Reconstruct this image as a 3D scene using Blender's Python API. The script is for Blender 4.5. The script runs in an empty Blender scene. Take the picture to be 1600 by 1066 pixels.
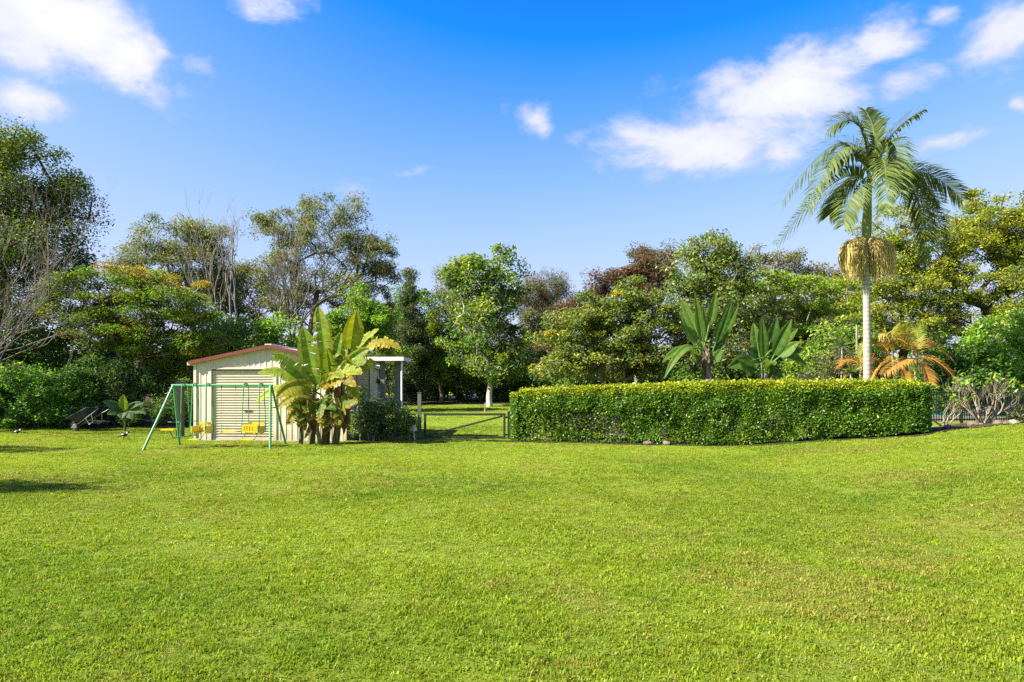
import bpy, math, random
import numpy as np
from mathutils import Vector

# ------------------------------------------------------------------ camera
SC = bpy.context.scene
COL = SC.collection
CAM_H = 1.6
F = 1067.0            # focal length in photo pixels
HX, HY = 800.0, 613.0  # vanishing point of the view axis in the photo
cam_d = bpy.data.cameras.new('camera')
cam_d.lens = 24.0
cam_d.sensor_width = 36.0
cam_d.shift_y = 0.05
cam_d.clip_start = 0.1
cam_d.clip_end = 3000
cam = bpy.data.objects.new('camera', cam_d)
cam.location = (0, 0, CAM_H)
cam.rotation_euler = (math.radians(90), 0, 0)
COL.objects.link(cam)
SC.camera = cam

# ------------------------------------------------------------------ light
SUN_EL = math.radians(40)
SUN_BACK = math.radians(-20)     # how far behind the scene (0 = exactly from the left)
to_sun = Vector((-math.cos(SUN_EL) * math.cos(SUN_BACK), math.cos(SUN_EL) * math.sin(SUN_BACK), math.sin(SUN_EL)))
sun_d = bpy.data.lights.new('sun', 'SUN')
sun_d.energy = 5.0
sun_d.angle = math.radians(0.53)
sun_d.color = (1.0, 0.93, 0.80)
sun = bpy.data.objects.new('sun', sun_d)
sun.rotation_euler = to_sun.to_track_quat('Z', 'Y').to_euler()
sun.location = (-30, 30, 40)
COL.objects.link(sun)

SC.view_settings.view_transform = 'Standard'
SC.view_settings.look = 'None'
SC.view_settings.exposure = 1.75
SC.view_settings.gamma = 1.0
SC.view_settings.use_curve_mapping = False
SC.render.engine = 'CYCLES'
SC.cycles.max_bounces = 6
SC.cycles.diffuse_bounces = 3
SC.cycles.glossy_bounces = 2
SC.cycles.transmission_bounces = 4
SC.cycles.transparent_max_bounces = 4
SC.cycles.use_denoising = False
SC.cycles.caustics_reflective = False
SC.cycles.caustics_refractive = False

W = bpy.data.worlds.new('World')
SC.world = W
W.use_nodes = True
wn, wl = W.node_tree.nodes, W.node_tree.links
wn.clear()

def wmath(op, a, b=None, c=None, clamp=False):
    n = wn.new('ShaderNodeMath'); n.operation = op; n.use_clamp = clamp
    for i, v in enumerate((a, b, c)):
        if v is None: continue
        if isinstance(v, (int, float)): n.inputs[i].default_value = v
        else: wl.new(v, n.inputs[i])
    return n.outputs[0]

def build_world():
    out = wn.new('ShaderNodeOutputWorld')
    bg = wn.new('ShaderNodeBackground')
    sky = wn.new('ShaderNodeTexSky')
    sky.sky_type = 'NISHITA'
    sky.sun_disc = False
    sky.sun_elevation = SUN_EL
    # sky rotation 0 = sun towards +Y, growing clockwise seen from above
    sky.sun_rotation = math.atan2(to_sun.x, to_sun.y)
    sky.altitude = 100
    sky.air_density = 1.0
    sky.dust_density = 1.0
    sky.ozone_density = 3.5
    # camera-like colour response: each channel of the sky rolls off towards white near the horizon
    sc_ = wn.new('ShaderNodeSeparateColor'); wl.new(sky.outputs[0], sc_.inputs[0])
    hs = wn.new('ShaderNodeCombineColor')
    for ch, (top, start, rate) in enumerate(((.80, .95, 1.0), (.88, 1.17, .83), (1.12, 0.0, .75))):
        e = wmath('EXPONENT', wmath('MULTIPLY', wmath('MAXIMUM', wmath('SUBTRACT', sc_.outputs[ch], start), .02), -rate))
        wl.new(wmath('MULTIPLY', wmath('SUBTRACT', 1.0, e), top * 2.97), hs.inputs[ch])
    tc = wn.new('ShaderNodeTexCoord')
    sep = wn.new('ShaderNodeSeparateXYZ')
    wl.new(tc.outputs['Generated'], sep.inputs[0])
    az = wmath('ARCTAN2', sep.outputs[0], sep.outputs[1])
    el = wmath('ARCSINE', sep.outputs[2])
    # domain warp
    def noise(scale, detail, rough, vec, dist=0.0):
        n = wn.new('ShaderNodeTexNoise')
        n.inputs['Scale'].default_value = scale
        n.inputs['Detail'].default_value = detail
        n.inputs['Roughness'].default_value = rough
        n.inputs['Distortion'].default_value = dist
        wl.new(vec, n.inputs['Vector'])
        return n
    mp = wn.new('ShaderNodeMapping')
    mp.inputs['Scale'].default_value = (1, 1, 1.7)
    wl.new(tc.outputs['Generated'], mp.inputs['Vector'])
    n1 = noise(8.0, 11, 0.66, mp.outputs[0], 0.3)
    n2 = noise(3.0, 3, 0.5, mp.outputs[0])
    nw = noise(9.0, 4, 0.6, mp.outputs[0])
    sw = wn.new('ShaderNodeSeparateXYZ')
    wl.new(nw.outputs['Color'], sw.inputs[0])
    az2 = wmath('ADD', az, wmath('MULTIPLY', wmath('SUBTRACT', sw.outputs[0], 0.5), 0.10))
    el2 = wmath('ADD', el, wmath('MULTIPLY', wmath('SUBTRACT', sw.outputs[1], 0.5), 0.06))
    # clouds: (azimuth, elevation, half width, half height, strength), degrees
    def P(x, y, rx, ry, s):
        u, w = (x - HX) / F, (HY - y) / F
        a = math.atan(u); e = math.atan(w * math.cos(a))
        k = math.cos(a)
        return (a, e, rx / F * k * k, ry / F * k, s)
    blobs = [P(70, 42, 190, 66, 1.2), P(200, 92, 110, 50, 1.0), P(310, 102, 55, 24, .72), P(35, 160, 95, 30, .88),
             P(425, 8, 95, 34, .72), P(840, 198, 38, 36, .85), P(800, 178, 30, 22, .5),
             P(1225, 140, 185, 62, 1.0), P(1080, 222, 205, 50, .95), P(1225, 236, 60, 30, .75), P(1385, 72, 85, 34, .95),
             P(1570, 45, 105, 62, .85), P(1470, 30, 46, 24, .85), P(1600, 160, 30, 22, .7), P(1495, 222, 85, 26, .72),
             P(905, 222, 50, 30, .75), P(1420, 125, 75, 40, .78), P(560, 292, 60, 22, .58), P(640, 272, 50, 16, .56), P(925, 438, 70, 26, .42)]
    rnd = random.Random(5)
    for i in range(16):       # the sky goes on in the same way all round
        a = math.radians(52 + i * 16.2 + rnd.uniform(-5, 5)); a = (a + math.pi) % (2 * math.pi) - math.pi
        blobs.append((a, math.radians(rnd.uniform(12, 42)), rnd.uniform(.10, .2), rnd.uniform(.04, .08), rnd.uniform(.6, 1.1)))
    acc = None
    for a, e, ra, re, s in blobs:
        dx = wmath('DIVIDE', wmath('SUBTRACT', az2, a), ra)
        dy = wmath('DIVIDE', wmath('SUBTRACT', el2, e), re)
        r2 = wmath('ADD', wmath('MULTIPLY', dx, dx), wmath('MULTIPLY', dy, dy))
        g = wmath('MULTIPLY', wmath('EXPONENT', wmath('MULTIPLY', r2, -1.0)), s)
        acc = g if acc is None else wmath('MAXIMUM', acc, g)
    f = wmath('ADD', acc, wmath('MULTIPLY', wmath('SUBTRACT', n1.outputs[0], 0.5), 1.75))
    dens = wn.new('ShaderNodeMapRange'); dens.interpolation_type = 'SMOOTHSTEP'
    dens.inputs['From Min'].default_value = 0.28
    dens.inputs['From Max'].default_value = 0.92
    wl.new(f, dens.inputs['Value'])
    d2 = wmath('MULTIPLY', dens.outputs[0], 0.93, clamp=True)
    # thick parts whiter, thin rims and bases faintly lavender
    cr = wn.new('ShaderNodeMapRange')
    cr.inputs['From Min'].default_value = 0.45; cr.inputs['From Max'].default_value = 1.2
    wl.new(wmath('ADD', f, wmath('MULTIPLY', wmath('SUBTRACT', n2.outputs[0], .5), .5)), cr.inputs['Value'])
    cc = wn.new('ShaderNodeMix'); cc.data_type = 'RGBA'
    cc.inputs['A'].default_value = (2.2, 2.3, 2.9, 1)
    cc.inputs['B'].default_value = (3.15, 3.1, 3.2, 1)
    wl.new(cr.outputs[0], cc.inputs['Factor'])
    mx = wn.new('ShaderNodeMix'); mx.data_type = 'RGBA'
    wl.new(d2, mx.inputs['Factor'])
    wl.new(hs.outputs[0], mx.inputs['A'])
    wl.new(cc.outputs['Result'], mx.inputs['B'])
    wl.new(mx.outputs['Result'], bg.inputs['Color'])
    bg.inputs['Strength'].default_value = 0.10
    wl.new(bg.outputs[0], out.inputs[0])
build_world()
W.cycles.sampling_method = 'MANUAL'
W.cycles.sample_map_resolution = 512

# ------------------------------------------------------------------ helpers
def sstep(a, b, x):
    t = np.clip((np.asarray(x, float) - a) / (b - a), 0, 1)
    return t * t * (3 - 2 * t)

def gz(X, Y):
    """height of the ground"""
    X = np.asarray(X, float); Y = np.asarray(Y, float)
    xc = 4.9 + 0.075 * (Y - 7)
    z = (0.42 + .16 * sstep(11, 19, Y)) * sstep(0, 9.0, X - xc) + 0.20 * sstep(0, 2.2, X - xc) * (1 - .75 * sstep(11, 19, Y)) - .05 * np.exp(-((X - xc + .3) / 1.1) ** 2) * (1 - sstep(11, 18, Y))
    z = z + 0.036 * np.clip(Y - 24, 0, 30) * sstep(24, 30, Y) * (1 - sstep(6, 11, X))
    z = z + 0.018 * np.sin(X * .9 + 1.3) * np.cos(Y * .7) + 0.012 * np.sin(X * 2.1 + Y * 1.7)
    return z
def g1(x, y): return float(gz(x, y))

def px(x, y, d):
    """photo pixel at depth d -> point of the place"""
    return np.array([(x - HX) / F * d, d, CAM_H + (HY - y) / F * d])

def tag(o, label=None, cat=None, group=None, kind=None):
    if label: o['label'] = label
    if cat: o['category'] = cat
    if group: o['group'] = group
    if kind: o['kind'] = kind
    return o

def link(name, me, mat, parent=None):
    o = bpy.data.objects.new(name, me)
    COL.objects.link(o)
    if mat is not None and len(me.materials) == 0:
        me.materials.append(mat)
    if parent is not None: o.parent = parent
    return o

def thing(name, label, cat, loc=(0, 0, 0), rz=0, group=None):
    o = bpy.data.objects.new(name, None)
    o.empty_display_size = 0.2
    COL.objects.link(o)
    o.location = loc; o.rotation_euler = (0, 0, rz)
    return tag(o, label, cat, group)

class MB:
    """collects polygons (with an optional colour per face) and builds one mesh"""
    def __init__(s): s.v = []; s.f = []; s.c = []; s.n = 0; s.sm = []
    def add(s, verts, faces, col=None, smooth=False):
        verts = np.asarray(verts, float).reshape(-1, 3)
        s.v.append(verts)
        for f in faces:
            s.f.append(tuple(i + s.n for i in f)); s.c.append(col); s.sm.append(smooth)
        s.n += len(verts)
        return s
    def box(s, lo, hi, col=None):
        x0, y0, z0 = lo; x1, y1, z1 = hi
        return s.add([(x0,y0,z0),(x1,y0,z0),(x1,y1,z0),(x0,y1,z0),(x0,y0,z1),(x1,y0,z1),(x1,y1,z1),(x0,y1,z1)],
              [(0,3,2,1),(4,5,6,7),(0,1,5,4),(1,2,6,5),(2,3,7,6),(3,0,4,7)], col)
    def bar(s, a, b, w, h=None, col=None, up=(0, 0, 1)):
        """square bar from a to b"""
        h = h or w
        a = np.asarray(a, float); b = np.asarray(b, float)
        t = b - a; t /= np.linalg.norm(t)
        up = np.asarray(up, float)
        if abs(t @ up) > .95: up = np.array((0, 1., 0))
        x = np.cross(t, up); x /= np.linalg.norm(x); y = np.cross(x, t)
        vs = [p + x * sx * w / 2 + y * sy * h / 2 for p in (a, b) for sx, sy in ((-1,-1),(1,-1),(1,1),(-1,1))]
        return s.add(vs, [(0,1,2,3),(7,6,5,4),(0,4,5,1),(1,5,6,2),(2,6,7,3),(3,7,4,0)], col)
    def tube(s, pts, rad, sides=6, col=None, cap=True):
        pts = np.asarray(pts, float); n = len(pts)
        rad = np.full(n, rad) if np.isscalar(rad) else np.asarray(rad, float)
        tan = np.gradient(pts, axis=0)
        tan /= (np.linalg.norm(tan, axis=1, keepdims=True) + 1e-9)
        ref = np.array((0, 0, 1.)) if abs(tan[0][2]) < .9 else np.array((1., 0, 0))
        x = np.cross(tan[0], ref); x /= np.linalg.norm(x)
        ang = np.arange(sides) * 2 * math.pi / sides
        ca, sa = np.cos(ang)[:, None], np.sin(ang)[:, None]
        vs = []
        for i in range(n):
            x = x - tan[i] * (x @ tan[i]); x /= (np.linalg.norm(x) + 1e-9)
            y = np.cross(tan[i], x)
            vs.append(pts[i] + rad[i] * (ca * x + sa * y))
        fs = []
        for i in range(n - 1):
            for k in range(sides):
                k2 = (k + 1) % sides
                fs.append((i * sides + k, i * sides + k2, (i + 1) * sides + k2, (i + 1) * sides + k))
        s.add(np.concatenate(vs), fs, col, True)
        if cap:
            s.add(vs[0], [tuple(range(sides - 1, -1, -1))], col); s.add(vs[-1], [tuple(range(sides))], col)
        return s
    def mesh(s, name='mesh'):
        me = bpy.data.meshes.new(name)
        me.from_pydata(np.concatenate(s.v).tolist(), [], s.f)
        if any(c is not None for c in s.c):
            at = me.attributes.new('tint', 'FLOAT_COLOR', 'FACE')
            arr = np.ones((len(s.f), 4), np.float32)
            arr[:, :3] = [c if c is not None else (.5, .5, .5) for c in s.c]
            at.data.foreach_set('color', arr.ravel())
        me.polygons.foreach_set('use_smooth', np.array(s.sm, bool))
        me.update()
        return me
    def build(s, name, mat, parent=None):
        return link(name, s.mesh(name), mat, parent)

def quads_mesh(name, V, colr):
    """V (n,4,3) quads, colr (n,3)"""
    n = len(V)
    me = bpy.data.meshes.new(name)
    me.vertices.add(n * 4); me.vertices.foreach_set('co', V.astype(np.float32).ravel())
    me.loops.add(n * 4); me.loops.foreach_set('vertex_index', np.arange(n * 4, dtype=np.int32))
    me.polygons.add(n); me.polygons.foreach_set('loop_start', np.arange(0, n * 4, 4, dtype=np.int32))
    at = me.attributes.new('tint', 'FLOAT_COLOR', 'FACE')
    arr = np.ones((n, 4), np.float32); arr[:, :3] = colr
    at.data.foreach_set('color', arr.ravel())
    me.update(calc_edges=True)
    return me

# ------------------------------------------------------------------ materials
def new_mat(name):
    m = bpy.data.materials.new(name); m.use_nodes = True
    nt = m.node_tree; nt.nodes.clear()
    return m, nt.nodes, nt.links

def leaf_mat(name, trans=.45, rough=.5, spec=.35, tr_tint=(1.25, 1.2, .55)):
    m, n, l = new_mat(name)
    out = n.new('ShaderNodeOutputMaterial')
    at = n.new('ShaderNodeAttribute'); at.attribute_name = 'tint'
    p = n.new('ShaderNodeBsdfPrincipled')
    p.inputs['Roughness'].default_value = rough
    p.inputs['Specular IOR Level'].default_value = spec
    t = n.new('ShaderNodeBsdfTranslucent')
    mul = n.new('ShaderNodeMix'); mul.data_type = 'RGBA'; mul.blend_type = 'MULTIPLY'
    mul.inputs['Factor'].default_value = 1
    mul.inputs['B'].default_value = (*tr_tint, 1)
    l.new(at.outputs['Color'], mul.inputs['A'])
    l.new(at.outputs['Color'], p.inputs['Base Color'])
    l.new(mul.outputs['Result'], t.inputs['Color'])
    mx = n.new('ShaderNodeMixShader'); mx.inputs[0].default_value = trans
    l.new(p.outputs[0], mx.inputs[1]); l.new(t.outputs[0], mx.inputs[2])
    l.new(mx.outputs[0], out.inputs[0])
    return m

def rough_mat(name, c1, c2, scale=8, rough=.8, bump=.3, stretch=(1, 1, 1), spec=.3, c3=None, detail=6, metallic=0, bumpdist=.02):
    """two or three tone noise material with fine relief"""
    m, n, l = new_mat(name)
    out = n.new('ShaderNodeOutputMaterial')
    p = n.new('ShaderNodeBsdfPrincipled')
    p.inputs['Roughness'].default_value = rough
    p.inputs['Specular IOR Level'].default_value = spec
    p.inputs['Metallic'].default_value = metallic
    tc = n.new('ShaderNodeTexCoord'); mp = n.new('ShaderNodeMapping')
    mp.inputs['Scale'].default_value = stretch
    l.new(tc.outputs['Object'], mp.inputs[0])
    nz = n.new('ShaderNodeTexNoise'); nz.inputs['Scale'].default_value = scale; nz.inputs['Detail'].default_value = detail
    nz.inputs['Roughness'].default_value = .65
    l.new(mp.outputs[0], nz.inputs['Vector'])
    r = n.new('ShaderNodeValToRGB')
    r.color_ramp.elements[0].position = .32; r.color_ramp.elements[0].color = (*c1, 1)
    r.color_ramp.elements[1].position = .68; r.color_ramp.elements[1].color = (*c2, 1)
    if c3 is not None:
        e = r.color_ramp.elements.new(.5); e.color = (*c3, 1)
    l.new(nz.outputs[0], r.inputs[0]); l.new(r.outputs[0], p.inputs['Base Color'])
    if bump:
        b = n.new('ShaderNodeBump'); b.inputs['Strength'].default_value = bump; b.inputs['Distance'].default_value = bumpdist
        l.new(nz.outputs[0], b.inputs['Height']); l.new(b.outputs[0], p.inputs['Normal'])
    l.new(p.outputs[0], out.inputs[0])
    return m

M = {}
M['leaf'] = leaf_mat('leaf_soft', .46, .55, .3)
M['leaf_gloss'] = leaf_mat('leaf_glossy', .42, .42, .4)
M['leaf_big'] = leaf_mat('leaf_broad', .5, .55, .25)
M['frond'] = leaf_mat('palm_frond', .38, .55, .25)
M['bark_grey'] = rough_mat('bark_grey', (.10, .085, .07), (.30, .27, .23), 9, .9, .6, (1, 1, .25))
M['bark_dark'] = rough_mat('bark_dark', (.035, .028, .02), (.12, .095, .07), 9, .9, .6, (1, 1, .25))
M['bark_white'] = rough_mat('bark_white', (.22, .20, .17), (.62, .58, .50), 6, .8, .4, (1, 1, .4))
M['twig_grey'] = rough_mat('twig_grey', (.10, .085, .07), (.23, .20, .165), 5, .9, .3)
M['frangipani'] = rough_mat('frangipani_bark', (.13, .105, .07), (.29, .24, .17), 8, .8, .3)

# ------------------------------------------------------------------ foliage tools
def unit(v): return v / (np.linalg.norm(v, axis=-1, keepdims=True) + 1e-9)

def leaf_quads(C, rng, ln, wd, up_bias=.5, droop=.0, outward=None):
    """rhombic leaves at points C"""
    n = len(C)
    nor = rng.normal(size=(n, 3)); nor[:, 2] = np.abs(nor[:, 2]) + up_bias
    nor = unit(nor)
    ax = rng.normal(size=(n, 3)); ax[:, 2] -= droop
    if outward is not None: ax = ax + outward
    ax = unit(ax - nor * np.sum(ax * nor, 1, keepdims=True))
    sd = np.cross(nor, ax)
    L = ln * rng.uniform(.65, 1.3, (n, 1)); Wd = wd * rng.uniform(.7, 1.25, (n, 1))
    a = C - ax * L * .5
    b = C + sd * Wd * .5 + ax * L * .05 + nor * Wd * .12
    c = C + ax * L * .5
    d = C - sd * Wd * .5 + ax * L * .05 + nor * Wd * .12
    return np.stack([a, b, c, d], 1)

def pal_cols(rng, palette, n_clump, idx, jitter=.22, mix=.35):
    """palette [(r,g,b,weight)]: clumps take a colour, leaves scatter about it"""
    pal = np.array([p[:3] for p in palette]); w = np.array([p[3] for p in palette], float); w /= w.sum()
    cc = pal[rng.choice(len(pal), n_clump, p=w)]
    lc = pal[rng.choice(len(pal), len(idx), p=w)]
    take = rng.random(len(idx)) < mix
    col = np.where(take[:, None], lc, cc[idx])
    col = col * (1 + jitter * rng.normal(size=(len(idx), 1))) * (1 + .08 * rng.normal(size=(len(idx), 3)))
    return np.clip(col * 1.65, .004, .8)

def blobs_world(blobs, d, dz_scale=1.0):
    out = []
    for b in blobs:
        x, y, rx, ry = b[:4]; off = b[4] if len(b) > 4 else 0.0
        dd = d + off
        c = px(x, y, dd)
        rxx, rzz = rx / F * dd, ry / F * dd
        out.append((c, np.array([rxx, (rxx * .75 + rzz * .25) * dz_scale, rzz])))
    return out

def sample_clumps(rng, B, n, shell=.45):
    vol = np.array([b[1][0] * b[1][2] for b in B]); k = rng.choice(len(B), n, p=vol / vol.sum())
    dirs = unit(rng.normal(size=(n, 3)))
    r = rng.uniform(shell ** 2, 1, n) ** .5
    C = np.array([B[i][0] for i in k]); R = np.array([B[i][1] for i in k])
    return C + dirs * R * r[:, None]

def skeleton(rng, trunk_pts, trunk_r, tips, tip_r=.012, wob=.12):
    """limbs that join every tip to the nearest lower node; returns list of (pts, radii)"""
    nodes = [np.array(p, float) for p in trunk_pts]
    parent = [-1] + list(range(len(nodes) - 1))
    nT = len(nodes)
    org = nodes[-1]
    order = np.argsort([np.linalg.norm(t - org) for t in tips])
    arr = list(nodes)
    for i in order:
        t = tips[i]
        A = np.array(arr[1:]) if len(arr) > 1 else np.array(arr)
        dv = t - A
        dist = np.linalg.norm(dv, axis=1)
        cost = dist + 1.2 * np.clip(-dv[:, 2], 0, None) + .25 * np.abs(dv[:, 2] < .15 * dist)
        j = int(np.argmin(cost)) + (1 if len(arr) > 1 else 0)
        p = arr[j]; L = np.linalg.norm(t - p)
        seg = max(1, min(4, int(L / .7)))
        last = j
        for s in range(1, seg + 1):
            f = s / seg
            q = p + (t - p) * f + np.array((0, 0, -.10 * L * math.sin(f * math.pi)))
            if s < seg: q = q + rng.normal(size=3) * wob * L / seg
            arr.append(q); parent.append(last); last = len(arr) - 1
    cnt = np.zeros(len(arr)); has = np.zeros(len(arr), bool)
    for i in range(len(arr) - 1, 0, -1):
        if not has[i]: cnt[i] += 1
        cnt[parent[i]] += cnt[i]; has[parent[i]] = True
    tot = max(cnt[0], 1)
    rad = tip_r + (trunk_r * .8 - tip_r) * (cnt / tot) ** .55
    for i in range(nT):
        rad[i] = max(rad[i], trunk_r * (1 - .45 * i / max(1, nT - 1)))
    return arr, parent, rad

def skeleton_mesh(mb, arr, parent, rad, nT, sides=5):
    kids = {}
    for i, p in enumerate(parent):
        if p >= 0: kids.setdefault(p, []).append(i)
    # follow the thickest child to make long tubes
    used = set()
    def follow(start, frm):
        pts = [arr[frm]] if frm >= 0 else []
        rr = [min(rad[start], rad[frm])] if frm >= 0 else []
        i = start
        while True:
            pts.append(arr[i]); rr.append(rad[i]); used.add(i)
            ks = [k for k in kids.get(i, []) if k not in used]
            if not ks: break
            i = max(ks, key=lambda k: (k < nT, rad[k]))
        if len(pts) > 1: mb.tube(pts, rr, sides if rr[0] > .05 else 4, cap=False)
    follow(0, -1)
    for i in range(1, len(arr)):
        if i not in used: follow(i, parent[i])

def make_tree(name, label, cat, base, blobs, d, palette, n_clump=60, clump_r=.6, leaf=(.14, .06), lai=3.0, flat=.7,
              trunk_r=.16, bark='bark_grey', seed=1, group=None, droop=.2, mat='leaf', up=.5, shell=.4, twigs=3, mix=.35,
              crown_name='crown', trunk_name='trunk', stems=1, fork=.35, dzs=1.0, jitter=.22, tipr=.012, lean=0):
    leaf = (leaf[0] * 1.05, leaf[1] * 1.05)
    rng = np.random.default_rng(seed)
    B = blobs_world(blobs, d, dzs)
    bx, by = base
    bz = g1(bx, by) - .05
    root = thing(name, label, cat, (bx, by, bz), 0, group)
    o = np.array((bx, by, bz))
    n_clump = int(n_clump * 1.5); shell = shell * .6
    C = sample_clumps(rng, B, n_clump, shell)
    C[:, 2] = np.maximum(C[:, 2], bz + .25)
    lowz = np.percentile(C[:, 2], 10); topz = C[:, 2].max()
    cen = C.mean(0)
    # trunk(s) and limbs
    mb = MB()
    groups = np.argmin(np.stack([np.abs(np.arctan2(C[:, 1] - cen[1], C[:, 0] - cen[0]) - a) for a in np.linspace(-math.pi, math.pi, stems + 1)[:-1]]), 0) if stems > 1 else np.zeros(n_clump, int)
    for s in range(stems):
        tips = C[groups == s]
        if len(tips) == 0: continue
        c = tips.mean(0) if stems > 1 else cen
        top = np.array((o[0] + (c[0] - o[0]) * .8, o[1] + (c[1] - o[1]) * .8, lowz + (topz - lowz) * fork))
        st = o + np.array([rng.normal() * .12 * (stems > 1), rng.normal() * .12 * (stems > 1), 0])
        pts = []
        m = 6
        for i in range(m + 1):
            f = i / m
            p = st + (top - st) * np.array((f ** 1.4, f ** 1.4, f)) + rng.normal(size=3) * .05 * np.linalg.norm(top - st) * f * (1 - f) * 2
            pts.append(p)
        arr, par, rad = skeleton(rng, pts, trunk_r / math.sqrt(stems), list(tips), tipr)
        skeleton_mesh(mb, arr, par, rad, m + 1)
    # leaves
    la = leaf[0] * leaf[1] * .5
    area = sum(math.pi * b[1][0] * b[1][2] for b in B)
    n_leaf = int(lai * 1.72 * area / la)
    n_leaf = min(n_leaf, 75000)
    cw = rng.uniform(.5, 1.5, n_clump); cw /= cw.sum()
    idx = rng.choice(n_clump, n_leaf, p=cw)
    off = unit(rng.normal(size=(n_leaf, 3))) * (rng.random((n_leaf, 1)) ** .45)
    csz = clump_r * rng.uniform(.65, 1.35, n_clump)
    off = off * csz[idx][:, None]
    off[:, 2] *= flat
    P = C[idx] + off
    ok = P[:, 2] > gz(P[:, 0], P[:, 1]) + .03
    P, idx, off = P[ok], idx[ok], off[ok]
    # fine twigs through each clump
    for i in range(n_clump):
        for k in range(twigs):
            e = C[i] + unit(rng.normal(size=3)) * csz[i] * np.array((.9, .9, .9 * flat))
            mb.tube([C[i], (C[i] + e) / 2 + rng.normal(size=3) * .06 * csz[i], e], [.012, .009, .005], 3, cap=False)
    tm = mb.mesh(trunk_name)
    tm.transform(__import__('mathutils').Matrix.Translation(-Vector(o)))
    link(trunk_name, tm, M[bark], root)
    Q = leaf_quads(P - o, rng, leaf[0], leaf[1], up, droop, unit(off) * .6)
    cm = quads_mesh(crown_name, Q, pal_cols(rng, palette, n_clump, idx, jitter, mix))
    link(crown_name, cm, M[mat], root)
    return root

# palettes: (r, g, b, weight)
PAL = {
 'dark':   [(.042,.095,.014,3),(.065,.13,.018,3),(.10,.16,.02,1.5)],
 'deep':   [(.032,.075,.018,3),(.048,.105,.022,3),(.075,.14,.022,1)],
 'mid':    [(.05,.11,.016,3),(.075,.145,.02,3),(.11,.17,.025,1.5)],
 'bright': [(.08,.17,.015,3),(.12,.21,.02,3),(.17,.24,.025,1.5)],
 'yellow': [(.13,.17,.018,3),(.20,.22,.02,3),(.09,.13,.02,2)],
 'olive':  [(.075,.095,.03,3),(.11,.12,.04,2),(.055,.075,.03,2)],
 'gum':    [(.085,.105,.038,3),(.12,.13,.045,2),(.06,.085,.03,2),(.14,.14,.03,1)],
 'casu':   [(.09,.085,.04,3),(.12,.105,.05,2),(.06,.07,.03,2)],
 'red':    [(.075,.045,.03,3),(.10,.055,.035,2),(.06,.07,.025,2)],
 'poinci': [(.06,.12,.012,4),(.10,.15,.015,3),(.18,.17,.012,1.3),(.22,.14,.012,.45)],
 'albizia':[(.13,.17,.018,3),(.19,.21,.02,3),(.085,.13,.02,2),(.22,.20,.03,.6)],
}

# ------------------------------------------------------------------ ground
def lawn_mat():
    m, n, l = new_mat('lawn')
    out = n.new('ShaderNodeOutputMaterial'); p = n.new('ShaderNodeBsdfPrincipled')
    p.inputs['Roughness'].default_value = .9; p.inputs['Specular IOR Level'].default_value = .15
    geo = n.new('ShaderNodeNewGeometry')
    def nz(scale, det=5, r=.6):
        t = n.new('ShaderNodeTexNoise'); t.inputs['Scale'].default_value = scale
        t.inputs['Detail'].default_value = det; t.inputs['Roughness'].default_value = r
        l.new(geo.outputs['Position'], t.inputs['Vector']); return t.outputs[0]
    def ramp(v, a, ca, b, cb):
        r = n.new('ShaderNodeValToRGB'); e = r.color_ramp.elements
        e[0].position = a; e[0].color = (*ca, 1); e[1].position = b; e[1].color = (*cb, 1)
        l.new(v, r.inputs[0]); return r.outputs[0]
    def mix(fac, a, b):
        x = n.new('ShaderNodeMix'); x.data_type = 'RGBA'
        l.new(fac, x.inputs['Factor']); l.new(a, x.inputs['A']); l.new(b, x.inputs['B']); return x.outputs['Result']
    fine = ramp(nz(38, 6, .75), .34, (.11, .165, .010), .66, (.22, .29, .02))
    dry = ramp(nz(60, 4, .7), .35, (.10, .095, .03), .65, (.21, .19, .06))
    f1 = ramp(nz(.55, 6, .7), .50, (0, 0, 0), .74, (.75, .75, .75))
    c = mix(f1, fine, dry)
    green = ramp(nz(45, 4, .7), .35, (.07, .14, .01), .65, (.15, .25, .016))
    f2 = ramp(nz(.32, 5, .6), .50, (0, 0, 0), .70, (.6, .6, .6))
    c = mix(f2, c, green)
    l.new(c, p.inputs['Base Color'])
    b = n.new('ShaderNodeBump'); b.inputs['Strength'].default_value = .9; b.inputs['Distance'].default_value = .04
    l.new(nz(45, 6, .8), b.inputs['Height']); l.new(b.outputs[0], p.inputs['Normal'])
    l.new(p.outputs[0], out.inputs[0])
    return m
M['lawn'] = lawn_mat()
M['mulch'] = rough_mat('garden_soil', (.022, .016, .010), (.075, .055, .034), 14, .95, 1.0, c3=(.04, .032, .016), bumpdist=.05)

def axis(lo, hi, fine_lo, fine_hi, step, grow=1.25):
    a = list(np.arange(fine_lo, fine_hi + 1e-6, step))
    s = step; x = fine_lo
    while x > lo: s *= grow; x -= s; a.insert(0, x)
    s = step; x = fine_hi
    while x < hi: s *= grow; x += s; a.append(x)
    return np.array(a)

def grid_mesh(name, xs, ys, zf):
    X, Y = np.meshgrid(xs, ys); Z = zf(X, Y)
    V = np.stack([X, Y, Z], -1).reshape(-1, 3); nx, ny = len(xs), len(ys)
    i = np.arange((ny - 1) * (nx - 1)); r, c = i // (nx - 1), i % (nx - 1)
    a = r * nx + c
    Fs = np.stack([a, a + 1, a + nx + 1, a + nx], 1)
    me = bpy.data.meshes.new(name)
    me.from_pydata(V.tolist(), [], Fs.tolist())
    me.polygons.foreach_set('use_smooth', np.ones(len(Fs), bool)); me.update()
    return me
ground = link('ground', grid_mesh('ground', axis(-900, 900, -20, 22, .4), axis(-300, 1500, 0, 50, .4), gz), M['lawn'])
tag(ground, 'sunlit mown green lawn rising gently to the right and beyond the gate', 'lawn', kind='structure')

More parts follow.
